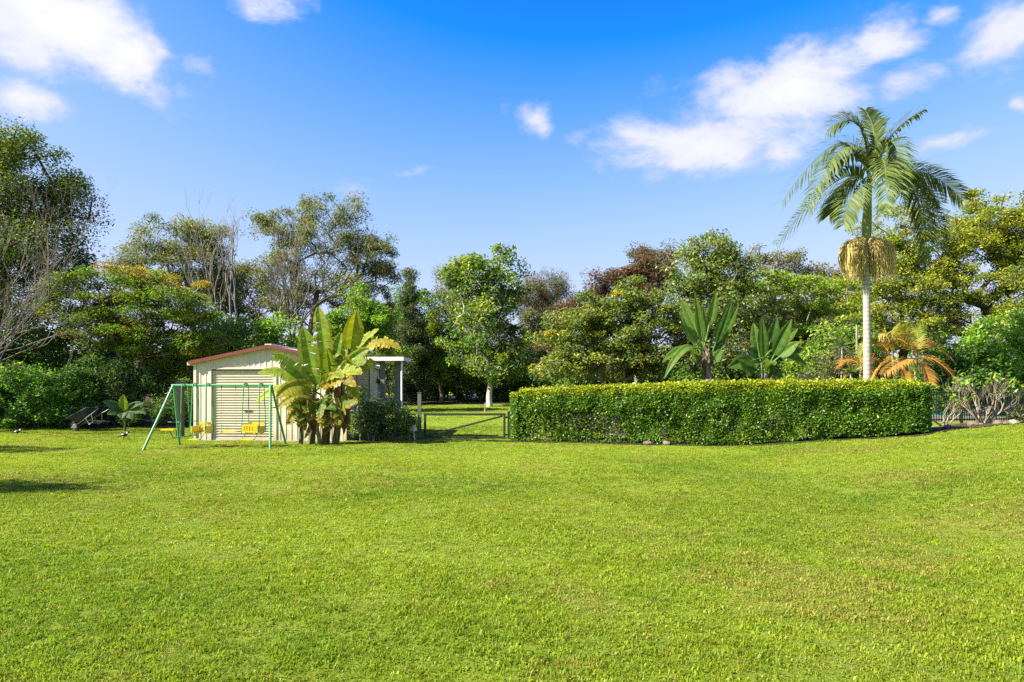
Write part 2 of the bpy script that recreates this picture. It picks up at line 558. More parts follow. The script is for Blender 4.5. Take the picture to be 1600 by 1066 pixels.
def sheet(name, label, xs, ys, up, mat, wob=.25, seed=0):
    """bed laid on the ground: xs(y) gives its left and right edge"""
    rng = np.random.default_rng(seed)
    ny = len(ys); nx = 24
    V = []; 
    for y in ys:
        a, b = xs(y); a += rng.normal() * wob; b += rng.normal() * wob
        for k in range(nx):
            x = a + (b - a) * k / (nx - 1)
            V.append((x, y, g1(x, y) + up))
    Fs = [(r * nx + c, r * nx + c + 1, (r + 1) * nx + c + 1, (r + 1) * nx + c) for r in range(ny - 1) for c in range(nx - 1)]
    me = bpy.data.meshes.new(name); me.from_pydata(V, [], Fs); me.update()
    return tag(link(name, me, mat), label, 'garden bed', kind='structure')
sheet('garden_bed', 'dark mulched garden bed left of the shed', lambda y: (-70, -10.8 + .1 * (y - 27) if y < 32 else -8.5), np.arange(28.2, 50, .5), .03, M['mulch'], .12, 1)
sheet('garden_bed', 'dark mulched garden bed behind the clipped hedge', lambda y: (3.4 if y < 27.5 else 1.6, 12.6 if y < 33 else 70), np.arange(24.6, 50, .5), .035, M['mulch'], .15, 2)
sheet('garden_bed', 'dark leaf litter under the trees along the back of the lawn', lambda y: (-70, 70), np.arange(46.2, 95, 1.0), .045, M['mulch'], .1, 3)

# the line of the hedge
HA, HB = np.array((0.32, 22.7)), np.array((11.45, 19.35))
def hedge_pt(t, s=0.0):
    d = HB - HA; nrm = np.array((d[1], -d[0])) / np.linalg.norm(d)   # towards the camera
    bow = .22 * math.sin(math.pi * t)
    return HA + d * t + nrm * (s + bow)
def bed_strip():
    V = []; rng = np.random.default_rng(4)
    ts = np.linspace(-.03, 1.4, 70)
    for t in ts:
        for k in range(7):
            s = -.75 + 1.5 * k / 6 + rng.normal() * .05
            p = hedge_pt(min(t, 1.0), s)
            if t > 1: p = p + (np.array((4.2, 1.75))) * (t - 1) / .4
            V.append((p[0], p[1], g1(*p) + .025))
    Fs = [(r * 7 + c, r * 7 + c + 1, (r + 1) * 7 + c + 1, (r + 1) * 7 + c) for r in range(69) for c in range(6)]
    me = bpy.data.meshes.new('garden_bed'); me.from_pydata(V, [], Fs); me.update()
    tag(link('garden_bed', me, M['mulch']), 'narrow bare soil strip under the clipped hedge', 'garden bed', kind='structure')
bed_strip()

# grass blades on the lawn
def grass():
    rng = np.random.default_rng(11)
    m, n, l = new_mat('grass_blade')
    out = n.new('ShaderNodeOutputMaterial')
    at = n.new('ShaderNodeAttribute'); at.attribute_name = 'tint'; at.attribute_type = 'INSTANCER'
    p = n.new('ShaderNodeBsdfPrincipled'); p.inputs['Roughness'].default_value = .5; p.inputs['Specular IOR Level'].default_value = .3
    t = n.new('ShaderNodeBsdfTranslucent'); mx = n.new('ShaderNodeMixShader'); mx.inputs[0].default_value = .45
    mul = n.new('ShaderNodeMix'); mul.data_type = 'RGBA'; mul.blend_type = 'MULTIPLY'; mul.inputs['Factor'].default_value = 1
    mul.inputs['B'].default_value = (1.2, 1.2, .6, 1)
    l.new(at.outputs['Color'], p.inputs['Base Color']); l.new(at.outputs['Color'], mul.inputs['A'])
    l.new(mul.outputs['Result'], t.inputs['Color'])
    l.new(p.outputs[0], mx.inputs[1]); l.new(t.outputs[0], mx.inputs[2]); l.new(mx.outputs[0], out.inputs[0])
    tufts = bpy.data.collections.new('grass_tufts')
    for k in range(7):
        mb = MB(); wide = 1.9 if k == 6 else 1.0
        for i in range(20 if k < 6 else 12):
            a = rng.uniform(0, 6.28); r = .055 * math.sqrt(rng.random())
            b = np.array((r * math.cos(a), r * math.sin(a), -.004))
            h = rng.uniform(.010, .028) * (1.25 if k == 6 else 1); dr = rng.uniform(0, 6.28); ln = rng.uniform(.25, 1.1) * h
            dv = np.array((math.cos(dr), math.sin(dr), 0)); sd = np.array((-dv[1], dv[0], 0)) * rng.uniform(.0022, .0042) * wide
            m1 = b + dv * ln * .35 + np.array((0, 0, h * .7)); tp = b + dv * ln + np.array((0, 0, h * rng.uniform(.55, 1)))
            mb.add([b - sd, b + sd, m1 + sd * .9, m1 - sd * .9, tp], [(0, 1, 2, 3), (3, 2, 4)])
        me = mb.mesh('grass_tuft'); me.materials.append(m)
        o = bpy.data.objects.new('grass_tuft', me); tufts.objects.link(o)
    P = []; S = []
    for y0, y1, den, sc in ((3.0, 6.5, 620, .9), (6.5, 11, 420, 1.0), (11, 18, 250, 1.12), (18, 29, 130, 1.3), (29, 46, 36, 1.7)):
        w = 1.62 * y1 + 1.0
        nn = int(den * w * (y1 - y0))
        x = rng.uniform(-w / 2, w / 2, nn); y = rng.uniform(y0, y1, nn)
        ok = np.abs(x) < .79 * y + .5
        P.append(np.stack([x[ok], y[ok]], 1)); S.append(np.full(ok.sum(), sc))
    P = np.concatenate(P); S = np.concatenate(S)
    x, y = P[:, 0], P[:, 1]
    # keep off the beds, the shed and what lies behind the hedge
    d = HB - HA; nrm = np.array((d[1], -d[0])) / np.linalg.norm(d)
    rel = P - HA; tt = (rel @ d) / (d @ d); ss = rel @ nrm - .22 * np.sin(np.pi * np.clip(tt, 0, 1))
    bad = (tt > -.02) & (tt < 1.02) & (np.abs(ss) < .72)
    bad |= (x < -10.8 + .1 * (y - 27)) & (y > 28.2)
    bad |= (x > 3.3) & (y > 24.6) & (x < 12.8)
    bad |= (x > 1.6) & (y > 27.5)
    u = (x + 5.44) * math.cos(math.radians(3)) - (y - 22.3) * math.sin(math.radians(3))
    v = (x + 5.44) * math.sin(math.radians(3)) + (y - 22.3) * math.cos(math.radians(3))
    bad |= (u > -5.1) & (u < 1.7) & (v > -.02) & (v < 4.3)
    bad |= (x > 11.6) & (y > 19.2 + (x - 11.75) * .42)
    P, S, x, y = P[~bad], S[~bad], x[~bad], y[~bad]
    n_ = len(P)
    # tone: patches of yellow-green, deep green and dry thatch
    from mathutils import noise as mn
    g1n = np.array([mn.noise(Vector((a * .33, b * .33, 1.7))) + .5 * mn.noise(Vector((a * 1.1, b * 1.1, 7.7))) for a, b in P])
    g2n = np.array([mn.noise(Vector((a * .55, b * .55, 31.7))) + .7 * mn.noise(Vector((a * 2.6, b * 2.6, 3.7))) for a, b in P])
    base = np.array((.25, .325, .016)); deep = np.array((.16, .265, .013)); dry = np.array((.33, .29, .06)); lime = np.array((.30, .37, .018))
    fd = np.clip((g1n - .05) * 1.6, 0, .8)[:, None]; fl = np.clip((-g1n - .05) * 1.4, 0, .8)[:, None]
    fy = np.clip((g2n - .22) * 1.5, 0, .65)[:, None]
    col = base * (1 - fd) + deep * fd; col = col * (1 - fl) + lime * fl; col = col * (1 - fy) + dry * fy
    pick = rng.random((n_, 1)); col = np.where(pick < .035, dry * .95, np.where(pick > .90, deep, col))
    # soft broad patches and faint mowing bands
    g0 = np.array([mn.noise(Vector((a * .12, b * .16, 55.5))) for a, b in P])
    band = np.sin((x * .35 + y * .94) * 2 * math.pi / 1.15 + 1.5 * g0)
    col = col * (1 + .22 * g0 + .035 * band)[:, None]
    # worn ground under the swings
    worn = np.clip(1.2 - np.hypot((x + 8.5) / 1.9, (y - 19.7) / .8), 0, .8)[:, None]
    col = col * (1 - worn) + dry * .8 * worn
    col = col * (1 + .14 * rng.normal(size=(n_, 1)))
    col = np.clip(col * .92, .01, .6)
    g3n = np.array([mn.noise(Vector((a * 2.2, b * 2.2, 11.7))) + .6 * mn.noise(Vector((a * 6, b * 6, 1.1))) for a, b in P])
    h2 = np.clip(1 + .4 * np.clip(g1n + .1, -.4, .8) + .8 * g3n, .45, 2.0)
    pm = bpy.data.meshes.new('grass')
    pm.vertices.add(n_)
    co = np.stack([x, y, gz(x, y)], 1).astype(np.float32); pm.vertices.foreach_set('co', co.ravel())
    a = pm.attributes.new('tint', 'FLOAT_COLOR', 'POINT'); a.data.foreach_set('color', np.concatenate([col, np.ones((n_, 1))], 1).astype(np.float32).ravel())
    a = pm.attributes.new('spin', 'FLOAT_VECTOR', 'POINT')
    a.data.foreach_set('vector', np.stack([rng.normal(size=n_) * .15, rng.normal(size=n_) * .15, rng.uniform(0, 6.28, n_)], 1).astype(np.float32).ravel())
    a = pm.attributes.new('grow', 'FLOAT_VECTOR', 'POINT')
    sc = S * rng.uniform(.7, 1.3, n_)
    a.data.foreach_set('vector', np.stack([sc, sc, (S ** .1) * h2 * rng.uniform(.7, 1.3, n_)], 1).astype(np.float32).ravel())
    go = link('grass', pm, m)
    tag(go, 'short mown grass blades covering the open lawn', 'grass', kind='stuff')
    ng = bpy.data.node_groups.new('grow_grass', 'GeometryNodeTree')
    ng.interface.new_socket('Geometry', in_out='INPUT', socket_type='NodeSocketGeometry')
    ng.interface.new_socket('Geometry', in_out='OUTPUT', socket_type='NodeSocketGeometry')
    N, L = ng.nodes, ng.links
    gi, gout = N.new('NodeGroupInput'), N.new('NodeGroupOutput')
    iop = N.new('GeometryNodeInstanceOnPoints'); ci = N.new('GeometryNodeCollectionInfo')
    ci.inputs['Collection'].default_value = tufts; ci.inputs['Separate Children'].default_value = True
    iop.inputs['Pick Instance'].default_value = True
    def named(nm):
        q = N.new('GeometryNodeInputNamedAttribute'); q.data_type = 'FLOAT_VECTOR'; q.inputs['Name'].default_value = nm
        return [o for o in q.outputs if o.enabled][0]
    L.new(gi.outputs[0], iop.inputs['Points']); L.new(ci.outputs[0], iop.inputs['Instance'])
    L.new(named('spin'), iop.inputs['Rotation']); L.new(named('grow'), iop.inputs['Scale'])
    L.new(iop.outputs[0], gout.inputs[0])
    md = go.modifiers.new('grow', 'NODES'); md.node_group = ng
    print('grass tufts', n_)
grass()

# ------------------------------------------------------------------ shed
M['cream'] = rough_mat('cream_sheet_metal', (.54, .49, .37), (.61, .555, .43), 3, .45, .05, (1, 1, .3), spec=.4)
M['door_cream'] = rough_mat('door_sheet_metal', (.53, .475, .355), (.59, .53, .405), 2.5, .45, .05, (.4, 1, 1), spec=.4)
def add_grime(m, amount=.45, top=.55):
    nt = m.node_tree; n, l = nt.nodes, nt.links
    p = [q for q in n if q.type == 'BSDF_PRINCIPLED'][0]; src = p.inputs['Base Color'].links[0].from_socket
    tc = n.new('ShaderNodeTexCoord'); sp = n.new('ShaderNodeSeparateXYZ'); l.new(tc.outputs['Object'], sp.inputs[0])
    nz = n.new('ShaderNodeTexNoise'); nz.inputs['Scale'].default_value = 4; nz.inputs['Detail'].default_value = 8; l.new(tc.outputs['Object'], nz.inputs[0])
    a = n.new('ShaderNodeMath'); a.operation = 'MULTIPLY_ADD'; l.new(nz.outputs[0], a.inputs[0]); a.inputs[1].default_value = -1.0; l.new(sp.outputs[2], a.inputs[2])
    mr = n.new('ShaderNodeMapRange'); mr.inputs['From Min'].default_value = -.5; mr.inputs['From Max'].default_value = top - .5
    mr.inputs['To Min'].default_value = amount; mr.inputs['To Max'].default_value = 0; l.new(a.outputs[0], mr.inputs['Value'])
    mx = n.new('ShaderNodeMix'); mx.data_type = 'RGBA'; mx.inputs['B'].default_value = (.20, .15, .08, 1)
    l.new(mr.outputs[0], mx.inputs['Factor']); l.new(src, mx.inputs['A']); l.new(mx.outputs['Result'], p.inputs['Base Color'])
add_grime(M['cream']); add_grime(M['door_cream'])
M['roof'] = rough_mat('roof_sheet_metal', (.52, .52, .47), (.62, .61, .56), 2, .4, .05, spec=.5)
M['brick_red'] = rough_mat('red_trim', (.13, .035, .024), (.18, .045, .03), 5, .5, .05)
M['slate'] = rough_mat('slate_paint', (.10, .12, .13), (.15, .17, .18), 6, .55, .1)
M['black'] = rough_mat('black_paint', (.012, .013, .014), (.03, .03, .03), 10, .5, .1)
M['white_trim'] = rough_mat('pale_trim', (.58, .57, .53), (.70, .69, .65), 4, .5, .05)

def ribbed(mb, p0, along, length, z0, ztop, out, pitch=.19, depth=.013):
    """vertical ribbed sheet standing on z0, its top given by ztop(distance)"""
    p0 = np.array(p0, float); along = np.array(along, float); out = np.array(out, float)
    us = []
    k = 0.0
    while k < length - 1e-6:
        for du, h in ((0, 0), (.62, 0), (.70, 1), (.92, 1)):
            if k + du * pitch < length: us.append((k + du * pitch, h))
        k += pitch
    us.append((length, 0))
    V = []; 
    for u, h in us:
        b = p0 + along * u + out * depth * h
        V += [(b[0], b[1], z0), (b[0], b[1], ztop(u))]
    Fs = [(2 * i, 2 * i + 2, 2 * i + 3, 2 * i + 1) for i in range(len(us) - 1)]
    return mb.add(V, Fs)

def hribbed(mb, u0, u1, z0, z1, v, pitch=.085, depth=.026):
    """roller curtain: ribs run across, facing -v"""
    V = []; n = int((z1 - z0) / pitch)
    zs = []
    for i in range(n):
        for f, h in ((0, 0), (.55, 0), (.68, 1), (.88, 1)): zs.append((z0 + (i + f) * (z1 - z0) / n, h))
    zs.append((z1, 0))
    for z, h in zs: V += [(u0, v - depth * h, z), (u1, v - depth * h, z)]
    return mb.add(V, [(2 * i, 2 * i + 1, 2 * i + 3, 2 * i + 2) for i in range(len(zs) - 1)])

def build_shed():
    root = thing('garden_shed', 'cream corrugated metal shed with red gable trim and a roller door', 'shed', (-5.44, 22.3, 0), math.radians(-3))
    Wd, D, EZ, RZ = 5.03, 4.2, 2.62, 3.10
    gable = lambda u: EZ + (RZ - EZ) * (1 - abs(u + Wd / 2) / (Wd / 2)) - .03
    d0, d1, dz = -4.53, -2.34, 2.36
    def sheets(p0, along, length, z0, top, out):
        k = 0.0; step = .76
        while k < length - .01:
            L = min(step, length - k)
            mb = MB(); st = np.array(p0, float) + np.array(along, float) * k
            ribbed(mb, st, along, L, z0, lambda u, k=k: top(k + u), out)
            mb.build('wall_sheet', M['cream'], root); k += step
    sheets((-Wd, 0, 0), (1, 0, 0), Wd + d0, .02, lambda u: gable(-Wd + u), (0, -1, 0))
    sheets((d1, 0, 0), (1, 0, 0), -d1, .02, lambda u: gable(d1 + u), (0, -1, 0))
    sheets((d0, 0, 0), (1, 0, 0), d1 - d0, dz, lambda u: gable(d0 + u), (0, -1, 0))
    sheets((0, 0, 0), (0, 1, 0), D, .02, lambda u: EZ - .03, (1, 0, 0))
    sheets((-Wd, 0, 0), (0, 1, 0), D, .02, lambda u: EZ - .03, (-1, 0, 0))
    sheets((-Wd, D, 0), (1, 0, 0), Wd, .02, lambda u: gable(-Wd + u), (0, 1, 0))
    MB().box((-Wd - .05, -.06, -.1), (.05, D + .05, .02)).build('slab', rough_mat('concrete', (.25, .24, .22), (.36, .35, .32), 6, .9, .2), root)
    # roof: two ribbed slopes
    for side in (0, 1):
        mb = MB(); V = []; vs = np.arange(-.12, D + .13, .0475)
        prof = [0, 0, 0, 1]
        for i, v in enumerate(vs):
            h = .03 * prof[i % 4]
            ue = (.14 if side else -Wd - .14); ze = EZ - .02
            V += [(ue, v, ze + h), (-Wd / 2, v, RZ + .02 + h)]
        mb.add(V, [(2 * i, 2 * i + 1, 2 * i + 3, 2 * i + 2) for i in range(len(vs) - 1)])
        mb.build('roof_sheet', M['roof'], root)
        mb = MB()
        ue = .16 if side else -Wd - .16
        a = np.array((ue, -.15, EZ - .055)); b = np.array((-Wd / 2, -.15, RZ + .0))
        mb.bar(a, b, .04, .11)
        mb.build('barge_trim', M['brick_red'], root)
        mb = MB(); mb.box((ue - .06, -.12, EZ - .13), (ue + .06, D + .12, EZ - .035)); mb.build('gutter', M['cream'], root)
    MB().bar((-Wd / 2, -.16, RZ + .06), (-Wd / 2, D + .15, RZ + .06), .22, .04).build('ridge_cap', M['roof'], root)
    for u in (-Wd, 0):
        for v in (0, D): MB().box((u - .045, v - .045, 0), (u + .045, v + .045, EZ - .05)).build('corner_flashing', M['cream'], root)
    # roller door
    door = hribbed(MB(), d0 + .02, d1 - .02, .02, dz - .04, .05).build('roller_door', M['door_cream'], root)
    MB().box((d0 + 1.12, .0, .98), (d0 + 1.38, .03, 1.01)).build('handle', M['black'], door)
    MB().box((d0, .02, .02), (d1, .045, .075)).build('bottom_rail', M['door_cream'], door)
    for u in (d0, d1): MB().box((u - .05, -.035, 0), (u + .05, .07, dz)).build('door_guide', M['cream'], root)
    MB().box((d0 - .05, -.045, dz - .005), (d1 + .05, .02, dz + .06)).build('door_header', M['cream'], root)
    # side bay and awning
    v0 = 1.2
    hribbed(MB(), .05, .46, .02, 2.42, v0).build('side_panel', M['door_cream'], root)
    MB().box((.03, v0 - .04, 2.42), (.6, v0 + .02, 2.70)).build('fascia_panel', M['cream'], root)
    MB().box((.46, v0 - .02, 0), (.50, v0 + .06, 2.42)).build('guide_rail', M['black'], root)
    MB().box((.50, v0 - .05, 0), (.60, v0 + .08, 2.42)).build('side_post', M['cream'], root)
    MB().box((.03, v0 - .25, 2.72), (1.68, 2.2, 2.76)).build('awning_roof', M['roof'], root)
    MB().box((.03, v0 - .29, 2.67), (1.72, v0 - .25, 2.80)).build('awning_fascia', M['white_trim'], root)
    MB().box((1.68, v0 - .25, 2.67), (1.72, 2.2, 2.80)).build('awning_gutter', M['white_trim'], root)
    for u, v, w in ((.92, 1.28, .075), (1.34, 1.62, .07), (1.34, 2.1, .07)):
        MB().box((u - w, v - w, -.05), (u + w, v + w, 2.72)).build('awning_post', M['slate'], root)
    MB().tube([(1.62, v0 - .1, .0), (1.62, v0 - .1, 2.66)], .035, 8).build('downpipe', M['white_trim'], root)
build_shed()

# ------------------------------------------------------------------ gate
M['gate'] = rough_mat('dark_gate_steel', (.014, .022, .014), (.035, .045, .028), 12, .5, .1)
M['old_post'] = rough_mat('weathered_timber', (.07, .085, .06), (.17, .18, .13), 10, .9, .5, (1, 1, .15))
def build_gate():
    Y = 23.4; x0, x1 = -3.02, -.22
    zb = g1(-1.5, Y) + .06; zt = .84
    root = thing('farm_gate', 'low dark steel gate with a single diagonal brace beside the hedge', 'gate', (x0, Y, 0))
    r = lambda a, b, w=.075: (MB().bar((a[0] - x0, 0, a[1]), (b[0] - x0, 0, b[1]), w, w))
    r((x0, zt), (x1, zt)).build('top_rail', M['gate'], root)
    r((x0, zb), (x1, zb)).build('bottom_rail', M['gate'], root)
    for x in (x0 + .04, x1 - .04): r((x, zb + .038), (x, zt - .038)).build('stile', M['gate'], root)
    MB().bar((.1, 0, zb + .06), (x1 - x0 - .1, 0, zt - .06), .05, .06).build('diagonal_brace', M['gate'], root)
    for z in (zb + .1, zt - .1): MB().box((x1 - x0, -.02, z - .03), (x1 - x0 + .1, .02, z + .03)).build('hinge', M['gate'], root)
    for name, lab, x, top, w in (('gate_post', 'tall weathered grey timber post at the latch side of the gate', -3.17, 1.57, .12),
                      ('gate_post', 'short dark post between the gate and the end of the hedge', -.09, .92, .13)):
        o = thing(name, lab, 'post', (x, Y, 0))
        MB().box((-w / 2, -w / 2, -.2), (w / 2, w / 2, top)).build('shaft', M['old_post'] if top > 1 else M['gate'], o)
        MB().box((-w / 2 - .01, -w / 2 - .01, top), (w / 2 + .01, w / 2 + .01, top + .02)).build('cap', M['old_post'] if top > 1 else M['gate'], o)
    # small tilted tag on a white stake
    o = thing('garden_sign', 'small blank pale tag tilted on a white stake beside the gate', 'sign', (-3.22, 22.35, g1(-3.22, 22.35)), 0)
    MB().bar((.06, 0, -.1), (-.02, 0, .42), .025, .02).build('stake', M['white_trim'], o)
    mb = MB(); c, s = math.cos(.25), math.sin(.25)
    mb.bar((-.13 * c - .03, -.02, .40 - .13 * s), (.13 * c - .03, -.02, .40 + .13 * s), .012, .20, up=(0, 0, 1)); mb.build('plate', M['white_trim'], o)
    o = thing('wooden_stake', 'thin pale timber stake standing in the lawn beyond the gate', 'stake', (-1.42, 35.0, g1(-1.42, 35)))
    mt = rough_mat('pale_timber', (.35, .22, .13), (.5, .34, .22), 9, .9, .3)
    MB().bar((0, 0, -.1), (.04, 0, .62), .07, .05).build('shaft', mt, o)
    MB().bar((.04, 0, .62), (.045, 0, .68), .045, .04).build('tip', mt, o)
    o = thing('fence_post', 'dark charred post standing behind the swing set beside the shed', 'post', (-12.1, 24.9, 0))
    MB().box((-.11, -.1, -.1), (.11, .1, 1.95)).build('shaft', M['black'], o)
    MB().box((-.12, -.11, 1.95), (.12, .11, 1.99)).build('cap', M['black'], o)
build_gate()

# ------------------------------------------------------------------ swing set
M['swing_green'] = rough_mat('swing_green_paint', (.045, .22, .085), (.075, .29, .11), 7, .38, .05, spec=.5)
M['swing_yellow'] = rough_mat('yellow_plastic', (.55, .42, .015), (.66, .52, .03), 5, .35, .03, spec=.5)
M['steel'] = rough_mat('grey_steel', (.25, .25, .25), (.38, .38, .38), 12, .4, .05, metallic=.6)
def build_swing():
    ox, oy = -8.5, 19.9
    root = thing('swing_set', 'green steel tube swing set with yellow plastic seats on the lawn', 'swing set', (ox, oy, 0))
    H = 1.80; g = M['swing_green']
    L = lambda x, y, z: (x - ox, y - oy, z)
    xl, xr = -9.86, -7.03
    MB().tube([L(xl - .06, 19.9, H), L(xr + .06, 19.9, H)], .037, 10).build('top_bar', g, root)
    feet = [(-10.28, 18.97, xl), (-9.98, 20.5, xl), (-6.80, 19.2, xr), (-6.98, 21.1, xr)]
    for fx, fy, tx in feet:
        MB().tube([L(fx, fy, g1(fx, fy) - .06), L(tx, 19.9 + (fy - 19.9) * .03, H)], .035, 10).build('leg', g, root)
    for a, b, t in ((0, 1, xl), (2, 3, xr)):
        f = .48
        p = [np.array(L(feet[k][0] + (t - feet[k][0]) * f, feet[k][1] + (19.9 - feet[k][1]) * f, H * f + .3)) for k in (a, b)]
        p = [np.array(L(feet[k][0] + (t - feet[k][0]) * .64, feet[k][1] + (19.9 - feet[k][1]) * .64, H * .64)) for k in (a, b)]
        MB().tube(p, .018, 8).build('brace', g, root)
    def hook(mb, x, y, zb, xb=None, yb=None):
        xb = x if xb is None else xb; yb = y if yb is None else yb
        mb.tube([L(xb, yb, zb), L(x + (xb - x) * .1, y + (yb - y) * .1, H - .05), L(x, y, H + .04), L(x, 19.9, H + .055), L(x, 19.9 + (19.9 - y) * .8, H + .02)], .014, 6)
    # two-seat glider
    gl = bpy.data.objects.new('glider', None); COL.objects.link(gl); gl.parent = root
    for y in (19.75, 20.1):
        mb = MB(); hook(mb, -9.55, y, .28, -9.6, y + (.0 if y < 19.9 else .25)); mb.build('hanger', g, gl)
    MB().tube([L(-9.6, 19.3, .30), L(-9.6, 20.75, .30)], .018, 8).build('beam', g, gl)
    for y, x in ((19.35, -9.72), (20.7, -9.5)):
        mb = MB(); mb.box(L(x - .18, y - .12, .52), L(x + .18, y + .12, .56)); mb.build('seat', M['swing_yellow'], gl)
        MB().tube([L(-9.6, y, .30), L(x, y, .52)], .015, 6).build('seat_post', g, gl)
        MB().tube([L(x - .17, y * .5 + 19.9 * .5, .74), L(x + .17, y * .5 + 19.9 * .5, .74)], .013, 6).build('hand_grip', g, gl)
    def bench(name, x0, x1, yoff, back):
        e = bpy.data.objects.new(name, None); COL.objects.link(e); e.parent = root
        for x in (x0, x1):
            for y in (19.72, 20.08):
                mb = MB(); hook(mb, x, y, .42, x + (-.03 if x == x0 else .03), 19.9 + (y - 19.9) * 1.5); mb.build('hanger', g, e)
        w = M['swing_yellow']
        MB().box(L(x0, 19.78, .40), L(x1, 20.12, .44)).build('seat', w, e)
        bk = MB(); 
        bk.box(L(x0, 20.12, .44), L(x1, 20.15, .49)); bk.box(L(x0, 20.12, .66), L(x1, 20.15, .72))
        n = 6
        for i in range(n):
            a = x0 + (x1 - x0) * i / n
            bk.box(L(a + .005, 20.122, .49), L(a + (x1 - x0) / n * .62, 20.147, .66))
        bk.build('backrest', w, e)
        if back:
            f = MB(); f.box(L(x0, 19.60, .44), L(x1, 19.63, .49)); f.box(L(x0, 19.60, .62), L(x1, 19.63, .67))
            for i in range(n):
                a = x0 + (x1 - x0) * i / n
                f.box(L(a + .005, 19.602, .49), L(a + (x1 - x0) / n * .62, 19.628, .62))
            f.build('front_guard', w, e)
        for x in (x0, x1): MB().box(L(x - .015, 19.62, .44), L(x + .015, 20.14, .62)).build('side_panel', w, e)
        MB().box(L(x0 + .04, 19.35, .24), L(x1 - .04, 19.5, .27)).build('footrest', w, e)
        for x in (x0 + .05, x1 - .05): MB().tube([L(x, 19.75, .42), L(x, 19.43, .25)], .012, 6).build('footrest_arm', g, e)
    bench('bucket_seat', -9.22, -8.84, 0, False)
    bench('bench_seat', -7.75, -7.30, 0, True)
    e = bpy.data.objects.new('plank_swing', None); COL.objects.link(e); e.parent = root
    MB().box(L(-8.5, 19.8, .43), L(-8.02, 20.0, .47)).build('seat', M['swing_yellow'], e)
    for x in (-8.47, -8.05):
        MB().tube([L(x, 19.9, .47), L(x, 19.9, H - .03)], .005, 5).build('chain', M['steel'], e)
        MB().tube([L(x, 19.9, H - .10), L(x, 19.9, H - .03)], .014, 6).build('hook', M['black'], e)
build_swing()

# ------------------------------------------------------------------ wheelbarrow, birds, stones
def build_barrow():
    d = 27.3
    o0 = px(118, 671, d); o0[2] = g1(o0[0], d)
    root = thing('wheelbarrow', 'dark navy wheelbarrow tipped on its nose against the shrubs', 'wheelbarrow', o0, math.radians(-12))
    navy = rough_mat('navy_tray_paint', (.015, .018, .035), (.03, .035, .06), 6, .45, .1)
    th = math.radians(24)
    R = lambda x, y, z: (x * math.cos(th) - z * math.sin(th), y, .19 + x * math.sin(th) + z * math.cos(th))
    wh = bpy.data.objects.new('wheel', None); COL.objects.link(wh); wh.parent = root
    t = np.linspace(0, 2 * math.pi, 19)
    MB().tube([(.17 * math.cos(a), 0, .19 + .17 * math.sin(a)) for a in t], .045, 8, cap=False).build('tyre', M['black'], wh)
    mb = MB(); mb.tube([(0, -.05, .19), (0, .05, .19)], .11, 14); mb.build('rim', M['steel'], wh)
    for y0, y1 in ((-.09, -.30), (.09, .30)):
        MB().tube([R(-.12, y0, 0), R(.35, y0 * 1.4, .01), R(1.5, y1, .10)], .019, 8).build('handle', M['steel'], root)
        MB().tube([R(1.36, y1 * .98, .09), R(1.55, y1, .105)], .025, 8).build('grip', M['black'], root)
        MB().tube([R(.75, y1 * .7, .03), R(.82, y1 * .75, -.26), R(1.02, y1 * .75, -.26), R(1.1, y1 * .85, .06)], .015, 6).build('leg', M['steel'], root)
    bot = [R(.25, -.16, .06), R(.85, -.2, .06), R(.85, .2, .06), R(.25, .16, .06)]
    top = [R(-.02, -.30, .36), R(1.05, -.34, .36), R(1.05, .34, .36), R(-.02, .30, .36)]
    ti = [tuple(np.array(p) * .97 + np.array(R(.5, 0, .36)) * .03) for p in top]; bi = [tuple(np.array(p) + np.array((0, 0, .02))) for p in bot]
    mb = MB(); mb.add(bot + top + ti + bi, [(3, 2, 1, 0)] + [(i, (i + 1) % 4, 4 + (i + 1) % 4, 4 + i) for i in range(4)] + [(4 + i, 4 + (i + 1) % 4, 8 + (i + 1) % 4, 8 + i) for i in range(4)]
              + [(8 + i, 8 + (i + 1) % 4, 12 + (i + 1) % 4, 12 + i) for i in range(4)] + [(12, 13, 14, 15)])
    mb.build('tray', navy, root)
    rim = [top[i % 4] for i in range(5)]
    MB().tube(rim, .014, 6).build('tray_rim', navy, root)
build_barrow()

def build_bird(pxx, pyy, rz, label):
    d = 1.6 * F / (pyy - HY); p = px(pxx, pyy, d); p[2] = g1(p[0], d)
    root = thing('magpie', label, 'bird', p, rz, None)
    bl = (.010, .010, .012); wh = (.62, .61, .58); be = (.25, .26, .28)
    pts = [(-.20, 0, .11), (-.13, 0, .125), (-.08, 0, .14), (-.02, 0, .15), (.04, 0, .165), (.085, 0, .20), (.105, 0, .235), (.13, 0, .25), (.152, 0, .25), (.165, 0, .247), (.215, 0, .238)]
    rad = [.012, .022, .042, .056, .055, .042, .034, .035, .026, .010, .003]
    cs = [bl, bl, wh, bl, bl, wh, bl, bl, bl, be, be]
    mb = MB(); mb.tube(pts, rad, 10)
    mb.c = []
    for i in range(len(pts) - 1): mb.c += [cs[i]] * 10
    mb.c += [bl, be]
    for s in (-1, 1):
        mb.tube([(.0, s * .022, .11), (-.01, s * .024, .05), (.005, s * .026, .004)], [.012, .005, .004], 5, bl)
        mb.tube([(-.015, s * .026, .006), (.035, s * .028, .004)], .004, 4, bl)
    mat = leaf_mat('plumage', .0, .6, .3)
    mb.build('body', mat, root)
    for s in (-1, 1):
        w = MB(); w.add([(.05, s * .054, .18), (.0, s * .062, .185), (-.1, s * .04, .155), (-.17, s * .02, .12), (-.08, s * .052, .125), (.02, s * .06, .13)], [(0, 1, 5), (1, 2, 4, 5), (2, 3, 4)], bl)
        w.build('wing', mat, root)
build_bird(27, 681, .25, 'black and white magpie on the shaded grass before the leafy green shrub')
build_bird(194, 686, .4, 'black and white magpie on the grass before the elephant ear plant')

